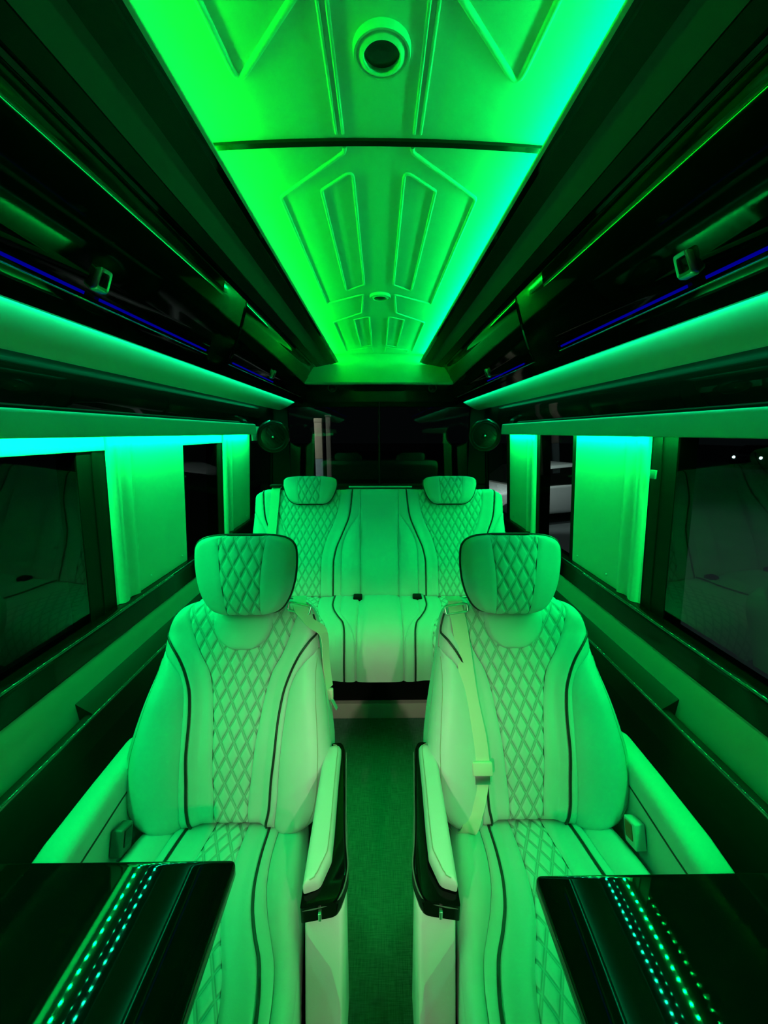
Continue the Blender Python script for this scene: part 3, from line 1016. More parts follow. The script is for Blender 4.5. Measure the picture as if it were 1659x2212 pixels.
def captain_seat(s, xc, label, belt):
    t = thing('captain_seat', (xc, 0.62, 0.0), label, 'seat', 'cream captain seats in the front row')
    # s = +1: outboard towards +x
    fb = plane_frame((xc, 0.840, 0.430), (0, 0.23, 0.535))
    qm = lambda h: -C_Q(h)
    def P(*a, **k):
        return panel(*a, **k)
    cap = lambda c, eps: (lambda h: min(c(h), C_OUT(h) - eps))
    pipe_c, seam_c = cap(C_PIPE, .0015), cap(C_SEAM, .0008)
    out_c = lambda h: C_OUT(h)
    # inner cores
    ring = []
    N = 40
    hs = [(-0.004 + (BH + 0.004) * (0.5 - 0.5 * math.cos(math.pi * i / N))) for i in range(N + 1)]
    loop = [(C_OUT(h), h) for h in hs] + [(-C_OUT(h), h) for h in reversed(hs)]
    layers = [(0.0, None), (0.0, -0.085), (0.012, -0.125), (0.035, -0.140)]
    v, f = [], []
    n = len(loop)
    for ins, nn in layers:
        for (u, h) in loop:
            k = 1 - ins / 0.26
            hh = 0.29 + (h - 0.29) * (1 - ins / 0.30)
            z = nn if nn is not None else back_surf(abs(u), h) - 0.010
            v.append(fb(s * u * k, hh, z))
    for L in range(len(layers) - 1):
        for i in range(n):
            j = (i + 1) % n
            f.append((L * n + i, L * n + j, (L + 1) * n + j, (L + 1) * n + i))
    f.append(tuple(range((len(layers) - 1) * n, len(layers) * n)))
    f.append(tuple(range(n)))
    bk = put('backrest', v, f, M_CREAM, t, smooth=50)
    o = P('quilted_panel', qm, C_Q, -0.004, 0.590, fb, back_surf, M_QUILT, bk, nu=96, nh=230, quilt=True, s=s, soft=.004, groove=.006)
    for k in (-1, 1):
        def sym(c, k=k): return (lambda h: k * c(h))
        kk = s * k
        P('facing_panel', sym(C_Q), sym(pipe_c), -0.004, 0.592, fb, back_surf, M_CREAM, bk, nu=20, nh=80, s=s * 1, soft=.005)
        P('welt_panel', sym(pipe_c), sym(seam_c), -0.004, 0.492, fb, back_surf, M_CREAM, bk, nu=8, nh=70, s=s, soft=.003, groove=.004)
        P('side_bolster', sym(seam_c), sym(out_c), -0.008, 0.448, fb, back_surf, M_CREAM, bk, nu=26, nh=70, s=s, ease='out', soft=.004, groove=.005)
        curve_tube('piping', sym(lambda h: min(C_PIPE(h), C_OUT(h) - .002)), -0.004, 0.545, fb, back_surf, 0.0034, M_PIPE, bk, lift=-.0015, s=s, n=90)
        # twin top-stitch seam on the bolster
        c2 = lambda h: C_SEAM(h) + (C_OUT(h) - C_SEAM(h)) * 0.80
        curve_tube('stitch_seam', sym(c2), 0.012, 0.425, fb, back_surf, 0.0010, M_STITCH, bk, lift=0.0002, s=s, n=60)
    P('neck_pad', lambda h: -C_NECK(h), C_NECK, 0.444, 0.588, fb, back_surf, M_CREAM, bk, nu=24, nh=40, lift=0.006, s=s, soft=.005, groove=.008)
    # headrest
    xh = xc - s * 0.020
    fh = plane_frame((xh, 1.030, 1.0595), (0, 0.13, 0.99))
    hs = [(-0.114 + 0.229 * (0.5 - 0.5 * math.cos(math.pi * i / 36))) for i in range(37)]
    loop = [(C_HW(h), h) for h in hs] + [(-C_HW(h), h) for h in reversed(hs)]
    n = len(loop)
    v, f = [], []
    layers = [(0.0, None), (0.0, -0.045), (0.012, -0.064), (0.04, -0.075)]
    for ins, nn in layers:
        for (u, h) in loop:
            k = 1 - ins / 0.14
            z = nn if nn is not None else head_surf(u, h) - 0.003
            v.append(fh(s * u * k, h * k, z))
    for L in range(len(layers) - 1):
        for i in range(n):
            j = (i + 1) % n
            f.append((L * n + i, L * n + j, (L + 1) * n + j, (L + 1) * n + i))
    f += [tuple(range(n)), tuple(range((len(layers) - 1) * n, len(layers) * n))]
    hr = put('headrest', v, f, M_CREAM, t, smooth=50)
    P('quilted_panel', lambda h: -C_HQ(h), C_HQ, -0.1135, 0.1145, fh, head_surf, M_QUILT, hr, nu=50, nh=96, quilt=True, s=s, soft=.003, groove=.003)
    for k in (-1, 1):
        P('side_panel', (lambda h, k=k: k * C_HQ(h)), (lambda h, k=k: k * max(C_HW(h), C_HQ(h) + .0005)), -0.1135, 0.1145, fh, head_surf, M_CREAM, hr, nu=18, nh=50, s=s, ease='out', soft=.003, groove=.003)
    path = [fh(s * u * 1.006, h * 1.006, head_surf(u, h) - 0.003) for u, h in loop]
    # thin the doubled closing points
    put('piping', *tube([p for i, p in enumerate(path) if i == 0 or (Vector(p) - Vector(path[i - 1])).length > 1e-4], 0.0042, 6, True), M_PIPE, hr, smooth=60)
    for k in (-1, 1):
        put('post', *tube([(xh + k * 0.045, 1.085, 0.95), (xh + k * 0.045, 1.062, 1.03)], 0.006, 10), M_CHROME, hr)

    # cushion: profile along d
    prof = smooth_path([(0.900, 0.400, 0), (0.835, 0.418, 0), (0.74, 0.440, 0), (0.60, 0.457, 0), (0.46, 0.468, 0), (0.37, 0.462, 0), (0.325, 0.435, 0), (0.310, 0.395, 0), (0.312, 0.33, 0)], 12)
    arc = [0.0]
    for a, b in zip(prof, prof[1:]): arc.append(arc[-1] + (b - a).length)
    A = np.array(arc); PY = np.array([p.x for p in prof]); PZ = np.array([p.y for p in prof])
    D0 = 0.066
    def fc(u, d, nn):
        q = d + D0
        y, z = np.interp(q, A, PY), np.interp(q, A, PZ)
        e = 0.004
        ty = np.interp(q + e, A, PY) - np.interp(q - e, A, PY)
        tz = np.interp(q + e, A, PZ) - np.interp(q - e, A, PZ)
        l = math.hypot(ty, tz) or 1
        return (xc + u, y + tz / l * nn, z - ty / l * nn)
    DM = A[-1] - D0
    c_q = Curve1([(-.06, .045), (0, .046), (.08, .050), (.15, .056), (.20, .064), (.25, .082), (.31, .108), (.37, .124), (.45, .134), (.7, .134)])
    c_p = Curve1([(-.06, .100), (0, .110), (.08, .113), (.15, .119), (.20, .130), (.25, .150), (.30, .175), (.37, .192), (.45, .198), (.7, .198)])
    c_s = Curve1([(-.06, .122), (0, .136), (.08, .138), (.15, .146), (.21, .164), (.26, .186), (.30, .203), (.36, .214), (.45, .218), (.7, .218)])
    c_e = Curve1([(-.06, .200), (0, .212), (.08, .222), (.2, .234), (.3, .247), (.4, .252), (.7, .250)])
    def cs(u, d):
        a = abs(u)
        e = c_e(d)
        sm = c_s(d)
        r = 0.012 * sstep(c_p(d) * .7, c_p(d) * 1.05, a)
        if a > sm:
            q = (a - sm) / max(e - sm, 1e-4)
            r += 0.018 * math.sin(math.pi * min(q * .75, 1)) * sstep(.36, .2, d)
        r -= quarter(e - a, 0.028)
        return r
    mb = MB()
    v, f = [], []
    for i in range(31):
        d = -D0 + (DM + D0) * i / 30
        for j in range(17):
            u = c_e(d) * (-1 + 2 * j / 16)
            v.append(fc(s * u, d, cs(u, d) - 0.014))
    for i in range(30):
        for j in range(16):
            a = i * 17 + j
            f.append((a, a + 1, a + 18, a + 17))
    n0 = len(v)
    for i in range(31):
        for j in (0, 16):
            p = v[i * 17 + j]
            v.append((p[0], max(p[1], 0.33), 0.30))
    for i in range(30):
        f.append((i * 17, (i + 1) * 17, n0 + (i + 1) * 2, n0 + i * 2))
        f.append((i * 17 + 16, n0 + i * 2 + 1, n0 + (i + 1) * 2 + 1, (i + 1) * 17 + 16))
    cu = put('cushion', v, f, M_CREAM, t, smooth=50)
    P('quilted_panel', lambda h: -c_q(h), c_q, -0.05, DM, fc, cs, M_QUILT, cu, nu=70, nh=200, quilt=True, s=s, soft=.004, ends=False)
    for k in (-1, 1):
        def sym(c, k=k): return (lambda h: k * c(h))
        P('facing_panel', sym(c_q), sym(c_p), -0.05, DM, fc, cs, M_CREAM, cu, nu=14, nh=70, s=s, soft=.005, ends=False)
        P('welt_panel', sym(c_p), sym(c_s), -0.05, DM, fc, cs, M_CREAM, cu, nu=8, nh=70, s=s, soft=.003, groove=.004, ends=False)
        P('side_bolster', sym(c_s), sym(c_e), -0.05, DM, fc, cs, M_CREAM, cu, nu=18, nh=70, s=s, ease='out', soft=.004, ends=False)
        curve_tube('piping', sym(c_p), -0.045, DM, fc, cs, 0.0034, M_PIPE, cu, lift=-.001, s=s, n=80)

    ym = lambda y: y if y > .70 else .70 - (.70 - y) * .79
    # aisle side: shell, black swoosh, pad.   X here: a = distance towards the outboard from the aisle edge
    def ax(x):     # x given for the left seat (negative side); mirrored for the right one
        return s * x
    secs = [  # y, x outer, x inner, top z
        (0.940, 0.104, 0.150, 0.564), (0.915, 0.100, 0.150, 0.566), (0.80, 0.091, 0.150, 0.566), (0.68, 0.080, 0.149, 0.566), (0.60, 0.070, 0.148, 0.560), (0.555, 0.070, 0.147, 0.554), (0.540, 0.076, 0.147, 0.548)]
    v, f = [], []
    for (y, xo, xi, zt) in secs:
        yb = y - (0.0 if y > 0.62 else (0.62 - y) * 0.9)
        v += [(ax(xi), ym(y), zt), (ax(xo), ym(y), zt), (ax(xo - 0.004), yb, 0.30), (ax(xo + 0.010), yb + .01, 0.09), (ax(xi), yb + .01, 0.09)]
    for i in range(len(secs) - 1):
        for j in range(5):
            a, b = i * 5 + j, i * 5 + (j + 1) % 5
            f.append((a, b, b + 5, a + 5))
    f += [(0, 1, 2, 3, 4), tuple(range((len(secs) - 1) * 5, len(secs) * 5))]
    v, f = bevel_mesh(v, f, 0.006, 3, 40)
    sh = put('side_shell', v, f, M_CREAM, t, smooth=50)
    # black lacquer layer: plan polygon with rounded front
    plan = fillet([(0.151, 0.930), (0.100, 0.940), (0.086, 0.80), (0.074, 0.68), (0.064, 0.590), (0.078, 0.535), (0.152, 0.522), (0.152, 0.60)], [.005, .03, .05, .06, .04, .03, .004, 0], 6)
    def swz(y):      # height of the lacquer layer: level, diving at the front
        return 0.598 - 0.018 * sstep(0.66, 0.525, y)
    n = len(plan)
    v, f = [], []
    cxp = 0.125
    for (dz, k) in ((-0.036, 0.97), (-0.028, 1.0), (-0.010, 1.0), (-0.004, 0.95), (0.0, 0.86)):
        for (x, y) in plan:
            v.append((ax(cxp + (x - cxp) * k if x < cxp else x), ym(y), swz(y) + dz * (1.0 if y > 0.7 else 1.0)))
    for L in range(4):
        for i in range(n):
            j = (i + 1) % n
            f.append((L * n + i, L * n + j, (L + 1) * n + j, (L + 1) * n + i))
    f += [tuple(range(n)), tuple(range(4 * n, 5 * n))]
    put('lacquer_trim', v, f, M_EDGE, sh, smooth=40)
    # grey line drawn as the lacquer's gloss highlight; chrome clip at its front
    gp = smooth_path([(q[0], ym(q[1]), q[2] + .001) for q in [(ax(0.0925), 0.90, 0.5975), (ax(0.083), 0.78, 0.5955), (ax(0.074), 0.67, 0.594), (ax(0.0665), 0.60, 0.586), (ax(0.0805), 0.545, 0.576), (ax(0.12), 0.5285, 0.573), (ax(0.148), 0.5245, 0.572)]], 8)
    put('gloss_line', *tube(gp, 0.0016, 6), M_GREY, sh)
    put('clip', *bevel_box((min(ax(0.112), ax(0.118)), 0.5565, 0.552), (max(ax(0.112), ax(0.118)), 0.566, 0.570), 0.001), M_CHROME, sh)
    # pad
    padp = fillet([(0.152, 0.905), (0.106, 0.918), (0.104, 0.80), (0.100, 0.68), (0.100, 0.615), (0.118, 0.563), (0.150, 0.552)], [.008, .022, .05, .05, .03, .02, .005], 6)
    n = len(padp)
    cxp, cyp = 0.128, 0.74
    v, f = [], []
    for (dz, ins) in ((-0.006, .000), (0.008, -.0005), (0.016, .002), (0.021, .007), (0.0225, .014)):
        for (x, y) in padp:
            dx, dy = cxp - x, cyp - y
            l = math.hypot(dx * 1, dy * .3) or 1
            zz = 0.600 - 0.010 * sstep(0.64, 0.535, y) + dz
            kx = min(ins / max(abs(dx), 1e-3), .9)
            ky = min(ins / max(abs(dy), 1e-3), .9)
            v.append((ax(x + dx * kx), ym(y + dy * ky) - .004, zz))
    for L in range(4):
        for i in range(n):
            j = (i + 1) % n
            f.append((L * n + i, L * n + j, (L + 1) * n + j, (L + 1) * n + i))
    f += [tuple(range(n)), tuple(range(4 * n, 5 * n))]
    pd = put('arm_pad', v, f, M_CREAM, t, smooth=50)
    st_ = [(ax(x + (cxp - x) * min(.008 / max(abs(cxp - x), 1e-3), .9)), ym(y + (cyp - y) * .03) - .004, 0.600 - 0.010 * sstep(0.64, 0.535, y) + 0.0218) for x, y in padp if x < 0.146]
    put('stitch_seam', *tube(st_, 0.0009, 5), M_STITCH, pd)

    # outboard armrest
    v, f = [], []
    secs = [(0.960, .600, .610), (0.93, .600, .622), (0.80, .600, .622), (0.66, .600, .618), (0.60, .600, .608), (0.565, .600, .585), (0.552, .600, .540)]
    for (y, _, zt) in secs:
        o1, i1 = 0.708, 0.650 - 0.012 * sstep(.9, .6, y)
        v += [(ax(o1), y, 0.30), (ax(o1 + .002), y, zt - .012), (ax(o1 - .010), y, zt), (ax(i1 + .010), y, zt), (ax(i1), y, zt - .012), (ax(i1 - .002), y, 0.567), (ax(i1 - .008), y, 0.30)]
    k = 7
    for i in range(len(secs) - 1):
        for j in range(k):
            a, b = i * k + j, i * k + (j + 1) % k
            f.append((a, b, b + k, a + k))
    f += [tuple(range(k)), tuple(range((len(secs) - 1) * k, len(secs) * k))]
    oa = put('armrest', v, f, M_CREAM, t, smooth=60)
    put('piping', *tube([(ax(0.650 - 0.012 * sstep(.9, .6, y) - .002), y, 0.563) for y in np.linspace(0.955, 0.565, 16)], 0.0026, 6), M_PIPE, oa)
    # belt buckle on the outboard side
    bx = 0.624
    bm_ = MB()
    bm_.add(*bevel_box((bx - .014, -.021, -.030), (bx + .014, .021, .030), 0.004))
    rot = Matrix.Rotation(math.radians(-20), 3, 'X')
    vv = [tuple(rot @ Vector((0, p[1], p[2])) + Vector((ax(p[0]), 0.755, 0.500))) for p in bm_.v]
    vv = [(p[0], p[1], p[2]) for p in vv]
    bu = put('buckle', vv, bm_.f, M_CREAM if s > 0 else M_GREY, t, smooth=40)
    bb = bevel_box((bx - .0165, -.013, -.012), (bx - .012, .013, .024), 0.001)
    vv = [tuple(rot @ Vector((0, p[1], p[2])) + Vector((ax(p[0]), 0.755, 0.500))) for p in bb[0]]
    b2 = put('release_button', vv, bb[1], M_RED if s > 0 else M_GLOSS2, bu, smooth=0)
    if s > 0: b2['label'] = 'red release button'
    # pedestal
    put('pedestal', *bevel_box((min(ax(.16), ax(.62)), 0.36, 0.0), (max(ax(.16), ax(.62)), 0.95, 0.33), 0.01), M_MATT, t)

    # seat belt: chrome guide on the shoulder and webbing
    if belt == 'hanging':
        gx, gh = 0.190, 0.572
        g = lambda u, h, n: fb(-s * u, h, n)   # u towards the aisle
        path = smooth_path([g(.150, .598, -.090), g(.156, .586, back_surf(.150, .586) + .003), g(.168, .566, back_surf(.168, .566) + .005), g(.186, .545, back_surf(.186, .545) + .005), g(.204, .522, back_surf(.204, .522) + .005), (ax(0.166), 1.045, 0.875), (ax(0.160), 1.035, 0.785), (ax(0.151), 1.02, 0.712)], 8)
        wd = [Vector((1, 0.15, 0)).lerp(Vector((0.35, 1, 0)), sstep(14, 34, i)) for i in range(len(path))]
        be = put('belt_webbing', *ribbon(path, wd, 0.040, 0.0022), M_WEB, t, smooth=30)
        put('belt_webbing', *ribbon(smooth_path([(ax(0.150), 1.018, 0.690), (ax(0.153), 1.02, 0.62), (ax(0.158), 1.025, 0.50), (ax(0.158), 1.02, 0.32)], 6), (0.9, 0.45, 0), 0.010, 0.002), M_WEB, t, smooth=30)
        tg_ = MB()
        tg_.add(*bevel_box((ax(0.151) - .020, 1.006, 0.680), (ax(0.151) + .012, 1.020, 0.715), 0.004))
        to = tg_.go('belt_tongue', M_WEB, t)
        put('tongue_blade', *bevel_mesh(*ribbon([(ax(0.146), 1.012, 0.686), (ax(0.128), 1.005, 0.652)], (0, 1, .2), 0.014, 0.003), 0.0006), M_CHROME, to, smooth=0)
    else:
        g = lambda u, h, n: fb(u, h, n)
        pts = [(-.173, .596, -.05), (-.172, .582, -.010), (-.173, .566, .004), (-.168, .527, .0), (-.158, .448, .0), (-.148, .322, .0), (-.133, .225, .0), (-.128, .160, .0)]
        path = []
        for u, h, n in pts:
            path.append(g(u, h, (back_surf(u, h) + 0.006) if h < .57 else n))
        path = smooth_path(path, 8)
        be = put('belt_webbing', *ribbon(path, (1, 0, 0), 0.044, 0.0022), M_WEB, t, smooth=30)
        path = smooth_path([g(u, h, back_surf(u, h) + .005) for u, h in ((-.128, .138), (-.134, .098), (-.152, .05), (-.180, .006), (-.205, -.02))], 8)
        put('belt_webbing', *ribbon(path, (1, 0, 0), 0.040, 0.0022), M_WEB, t, smooth=30)
        c = Vector(g(-.128, .150, back_surf(-.128, .150) + .010))
        Rm = Matrix((Vector((1, 0, 0)), fb.H, fb.N)).transposed()
        vv, ff = bevel_box((-.027, -.018, -.006), (.027, .016, .008), 0.004)
        to = put('belt_tongue', [tuple(c + Rm @ Vector(p)) for p in vv], ff, M_WEB, t)
        vv, ff = bevel_box((-.020, -.040, -.002), (.020, -.014, .002), 0.001)
        put('tongue_blade', [tuple(c + Rm @ Vector(p)) for p in vv], ff, M_CHROME, to)
    # guide: chrome loop round the webbing
    gu = -.172 if belt != 'hanging' else -.166
    hh = .560 if belt != 'hanging' else .564
    cen = Vector(fb(s * gu * 1.0 if belt != 'hanging' else s * gu, hh, back_surf(abs(gu), hh) + .011))
    U = Vector((1, 0, 0)); Hd = fb.H
    tilt = -0.22 if belt == 'hanging' else 0.16
    if s < 0: pass
    U = (Vector((1, 0, 0)) + Hd * tilt).normalized()
    Hd2 = (fb.H - Vector((1, 0, 0)) * tilt).normalized()
    loop = fillet([(-.033, -.012), (.033, -.012), (.033, .012), (-.033, .012)], .006, 4)
    gb = put('belt_guide', *tube([tuple(cen + U * a + Hd2 * b) for a, b in loop], 0.0034, 8, True), M_CHROME, t, smooth=60)
    return t

M_STITCH = mat('tan stitching', (0.36, 0.33, 0.26), 0.7)
captain_seat(-1, -0.405, 'cream quilted captain seat with its belt hanging loose over the aisle shoulder', 'hanging')
captain_seat(1, 0.400, 'cream quilted captain seat with its belt run down across the backrest', 'across')

# ================================================================== rear bench
B_Q = Curve1([(-.01, .076), (0, .076), (.17, .078), (.29, .102), (.376, .138), (.47, .164), (.565, .172)])
B_P = Curve1([(-.01, .142), (0, .142), (.16, .142), (.233, .153), (.32, .186), (.414, .220), (.47, .228), (.565, .236)])
B_S = Curve1([(-.01, .182), (0, .182), (.20, .184), (.26, .189), (.34, .219), (.40, .258), (.43, .276), (.565, .30)])
BXC, BEDGE, BCEN = 0.378, 0.660, 0.100
BBH = 0.562
def bench_surf(x, h):
    a = abs(x)
    d = 0.0
    r = abs(a - BXC)
    if a > BCEN:
        d += 0.012 * sstep(B_P(h) * .75, B_P(h) * 1.03, r)
        sm = B_S(h)
        if r > sm:
            d += 0.016 * math.sin(math.pi * min((r - sm) / 0.09, 1) * .8) * sstep(.42, .3, h)
    else:
        d += 0.010
    d += 0.010 * math.exp(-((h - 0.16) / 0.12) ** 2)
    w = BEDGE - 0.050 * sstep(.50, BBH, h) ** 2
    d -= quarter(w - a, 0.030) + quarter(BBH - h, 0.035) + quarter(h + .01, .02)
    return d

def bench():
    t = thing('rear_bench', (0, 1.75, 0.088), 'wide cream quilted bench seat across the back of the van', 'seat')
    fb = plane_frame((0, 1.830, 0.645), (0, 0.20, 0.525))
    edge = lambda h: BEDGE - 0.050 * sstep(.50, BBH, h) ** 2
    hs = [-0.008 + (BBH + 0.008) * (0.5 - 0.5 * math.cos(math.pi * i / 24)) for i in range(25)]
    loop = [(edge(h), h) for h in hs] + [(-edge(h), h) for h in reversed(hs)]
    n = len(loop)
    v, f = [], []
    layers = [(0, None), (0, -.08), (.012, -.12), (.03, -.13)]
    for ins, nn in layers:
        for u, h in loop:
            z = nn if nn is not None else bench_surf(u, h) - .010
            v.append(fb(u * (1 - ins / .6), .28 + (h - .28) * (1 - ins / .3), z))
    for L in range(3):
        for i in range(n):
            j = (i + 1) % n
            f.append((L * n + i, L * n + j, (L + 1) * n + j, (L + 1) * n + i))
    f += [tuple(range(n)), tuple(range(3 * n, 4 * n))]
    bk = put('backrest', v, f, M_CREAM, t, smooth=50)
    H0, H1 = -0.006, BBH - .002
    panel('centre_panel', lambda h: -BCEN, lambda h: BCEN, H0, H1, fb, bench_surf, M_CREAM, bk, nu=26, nh=50)
    for k in (-1, 1):
        c = k * BXC
        def at(cu, sd, c=c, lim=True):
            # sd -1: towards centre of the van, +1: outboard
            def g(h):
                r = cu(h)
                u = abs(c) + sd * r
                if sd < 0: u = max(u, BCEN + .0006)
                else: u = min(u, edge(h) - .0006)
                return math.copysign(u, c)
            return g
        qs = lambda h, c=c: bench_surf(h, 0)
        # the quilt is drawn about the seat's own centre line
        def fq(u, h, n_, c=c): return fb(u + c, h, n_)
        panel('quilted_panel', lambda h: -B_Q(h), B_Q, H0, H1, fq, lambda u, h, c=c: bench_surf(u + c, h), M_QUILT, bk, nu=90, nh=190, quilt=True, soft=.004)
        for sd in (-1, 1):
            panel('facing_panel', at(B_Q, sd), at(B_P, sd), H0, H1, fb, bench_surf, M_CREAM, bk, nu=16, nh=60, soft=.005)
            panel('welt_panel', at(B_P, sd), at(B_S, sd), H0, H1, fb, bench_surf, M_CREAM, bk, nu=10, nh=60, soft=.004)
            lim = (lambda h, c=c: math.copysign(BCEN, c)) if sd < 0 else (lambda h, c=c: math.copysign(edge(h), c))
            panel('side_bolster', at(B_S, sd), lim, H0, 0.428, fb, bench_surf, M_CREAM, bk, nu=16, nh=50, soft=.004, ease='out' if sd > 0 else None)
            curve_tube('piping', at(B_P, sd), H0, H1 - .004, fb, bench_surf, 0.0032, M_PIPE, bk, lift=-.001)
        # headrest
        fh = plane_frame((c * 0.972 + 0.004, 1.985, 1.168), (0, 0.25, 0.97))
        HW = Curve1([(-.074, .060), (-.070, .082), (-.058, .102), (-.03, .122), (0, .133), (.03, .1395), (.05, .138), (.062, .128), (.069, .105), (.072, .070)])
        HQ = Curve1([(-.075, .050), (.075, .062)])
        def hsf(u, h, HW=HW):
            return 0.022 * (1 - (u / .145) ** 2) * (1 - (h / .085) ** 2) - quarter(HW(h) - abs(u), .022) - .6 * quarter(min(h + .075, .073 - h), .02)
        hh = [(-.074 + .146 * (0.5 - 0.5 * math.cos(math.pi * i / 26))) for i in range(27)]
        lp = [(HW(h), h) for h in hh] + [(-HW(h), h) for h in reversed(hh)]
        n = len(lp)
        v, f = [], []
        for ins, nn in ((0, None), (0, -.05), (.012, -.07), (.03, -.078)):
            for u, h in lp:
                q = 1 - ins / .13
                v.append(fh(u * q, h * q, nn if nn is not None else hsf(u, h) - .003))
        for L in range(3):
            for i in range(n):
                j = (i + 1) % n
                f.append((L * n + i, L * n + j, (L + 1) * n + j, (L + 1) * n + i))
        f += [tuple(range(n)), tuple(range(3 * n, 4 * n))]
        hr = put('headrest', v, f, M_CREAM, t, smooth=50)
        panel('quilted_panel', lambda h: -HQ(h), HQ, -.0735, .0715, fh, hsf, M_QUILT, hr, nu=40, nh=50, quilt=True, soft=.003, groove=.003)
        for sd in (-1, 1):
            panel('side_panel', (lambda h, sd=sd: sd * HQ(h)), (lambda h, sd=sd: sd * max(HW(h), HQ(h) + .0005)), -.0735, .0715, fh, hsf, M_CREAM, hr, nu=14, nh=30, soft=.003, groove=.003, ease='out')
        pp = [fh(u * 1.004, h * 1.004, hsf(u, h) - .003) for u, h in lp if h < .055]
        # open loop: sides and bottom carry the dark piping
        i0 = [i for i, (u, h) in enumerate(lp) if h < .055]
        right = [fh(u * 1.004, h * 1.004, hsf(u, h) - .002) for u, h in lp[:27] if h < .055]
        left = [fh(u * 1.004, h * 1.004, hsf(u, h) - .002) for u, h in lp[27:] if h < .055]
        put('piping', *tube(list(reversed(right)) + list(reversed(left)), .0038, 6), M_PIPE, hr, smooth=60)
    # cushion
    prof = smooth_path([(1.88, .63, 0), (1.82, .642, 0), (1.74, .650, 0), (1.62, .648, 0), (1.53, .634, 0), (1.475, .60, 0), (1.445, .55, 0), (1.432, .50, 0), (1.428, .445, 0)], 12)
    arc = [0.0]
    for a, b in zip(prof, prof[1:]): arc.append(arc[-1] + (b - a).length)
    A = np.array(arc); PY = np.array([p.x for p in prof]); PZ = np.array([p.y for p in prof])
    D0 = .05
    def fc(u, d, nn):
        q = d + D0
        y, z = np.interp(q, A, PY), np.interp(q, A, PZ)
        ty = np.interp(q + .004, A, PY) - np.interp(q - .004, A, PY)
        tz = np.interp(q + .004, A, PZ) - np.interp(q - .004, A, PZ)
        l = math.hypot(ty, tz) or 1
        return (u, y + tz / l * nn, z - ty / l * nn)
    DM = A[-1] - D0
    k_q = Curve1([(-.05, .076), (.10, .080), (.2, .10), (.29, .14), (.38, .155), (.8, .158)])
    k_p = Curve1([(-.05, .150), (.02, .152), (.12, .154), (.18, .166), (.24, .192), (.285, .217), (.34, .227), (.42, .230), (.8, .230)])
    k_s = Curve1([(-.05, .190), (.05, .191), (.186, .197), (.23, .212), (.28, .240), (.34, .262), (.38, .272), (.8, .276)])
    def cs(x, d):
        a = abs(x)
        r = abs(a - BXC)
        o = 0.010 * sstep(k_p(d) * .8, k_p(d) * 1.04, r)
        if a < BCEN + .002: o = 0.012 * (1 - (a / BCEN) ** 4 * .5)
        return o - quarter(BEDGE - a, .03)
    v, f = [], []
    for i in range(31):
        d = -D0 + (DM + D0) * i / 30
        for j in range(41):
            u = BEDGE * (-1 + 2 * j / 40)
            v.append(fc(u, d, cs(u, d) - .014))
    for i in range(30):
        for j in range(40):
            a = i * 41 + j
            f.append((a, a + 1, a + 42, a + 41))
    n0 = len(v)
    for i in range(31):
        for j in (0, 40):
            p = v[i * 41 + j]
            v.append((p[0], max(p[1], 1.44), .44))
    for i in range(30):
        f.append((i * 41, (i + 1) * 41, n0 + (i + 1) * 2, n0 + i * 2))
        f.append((i * 41 + 40, n0 + i * 2 + 1, n0 + (i + 1) * 2 + 1, (i + 1) * 41 + 40))
    cu = put('cushion', v, f, M_CREAM, t, smooth=50)
    panel('centre_panel', lambda d: -BCEN, lambda d: BCEN, -.03, DM, fc, cs, M_CREAM, cu, nu=22, nh=60, ends=False)
    for k in (-1, 1):
        c = k * BXC
        def at(cu_, sd, c=c):
            def g(d):
                u = abs(c) + sd * cu_(d)
                u = max(u, BCEN + .0006) if sd < 0 else min(u, BEDGE - .0006)
                return math.copysign(u, c)
            return g
        def fq(u, d, n_, c=c): return fc(u + c, d, n_)
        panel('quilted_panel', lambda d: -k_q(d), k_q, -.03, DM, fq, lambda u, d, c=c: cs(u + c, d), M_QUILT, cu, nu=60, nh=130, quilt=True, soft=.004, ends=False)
        for sd in (-1, 1):
            panel('facing_panel', at(k_q, sd), at(k_p, sd), -.03, DM, fc, cs, M_CREAM, cu, nu=12, nh=60, soft=.005, ends=False)
            panel('welt_panel', at(k_p, sd), at(k_s, sd), -.03, DM, fc, cs, M_CREAM, cu, nu=8, nh=60, soft=.004, ends=False)
            lim = (lambda d, c=c: math.copysign(BCEN, c)) if sd < 0 else (lambda d, c=c: math.copysign(BEDGE, c))
            panel('side_bolster', at(k_s, sd), lim, -.03, DM, fc, cs, M_CREAM, cu, nu=12, nh=60, soft=.004, ends=False)
            curve_tube('piping', at(k_p, sd), -.03, DM, fc, cs, .0032, M_PIPE, cu, lift=-.0005, n=70)
    for x in (-.108, .186):
        put('buckle', *bevel_box((x - .022, 1.755, .648), (x + .022, 1.80, .672), .006), M_MATT, t)
    # belt of the left seat
    path = [fb(-.545, .590, -.05), fb(-.545, .572, -.012), fb(-.546, .545, .014), fb(-.551, .46, .012), fb(-.556, .35, .016), fb(-.560, .20, .022), fb(-.565, .02, .02)]
    put('belt_webbing', *ribbon(smooth_path(path, 6), (1, 0, 0), .046, .002), M_WEB, t, smooth=30)
    put('belt_guide', *bevel_box((-.575, 2.005, 1.178), (-.515, 2.045, 1.190), .004), M_MATT, t)
    put('bench_box', *bevel_box((-.64, 1.765, .088), (.64, 1.98, .455), .006), M_MATT, t)
    put('front_bar', *bevel_box((-.60, 1.445, .430), (.60, 1.52, .452), .006), M_BAND, t)
    return t
bench()

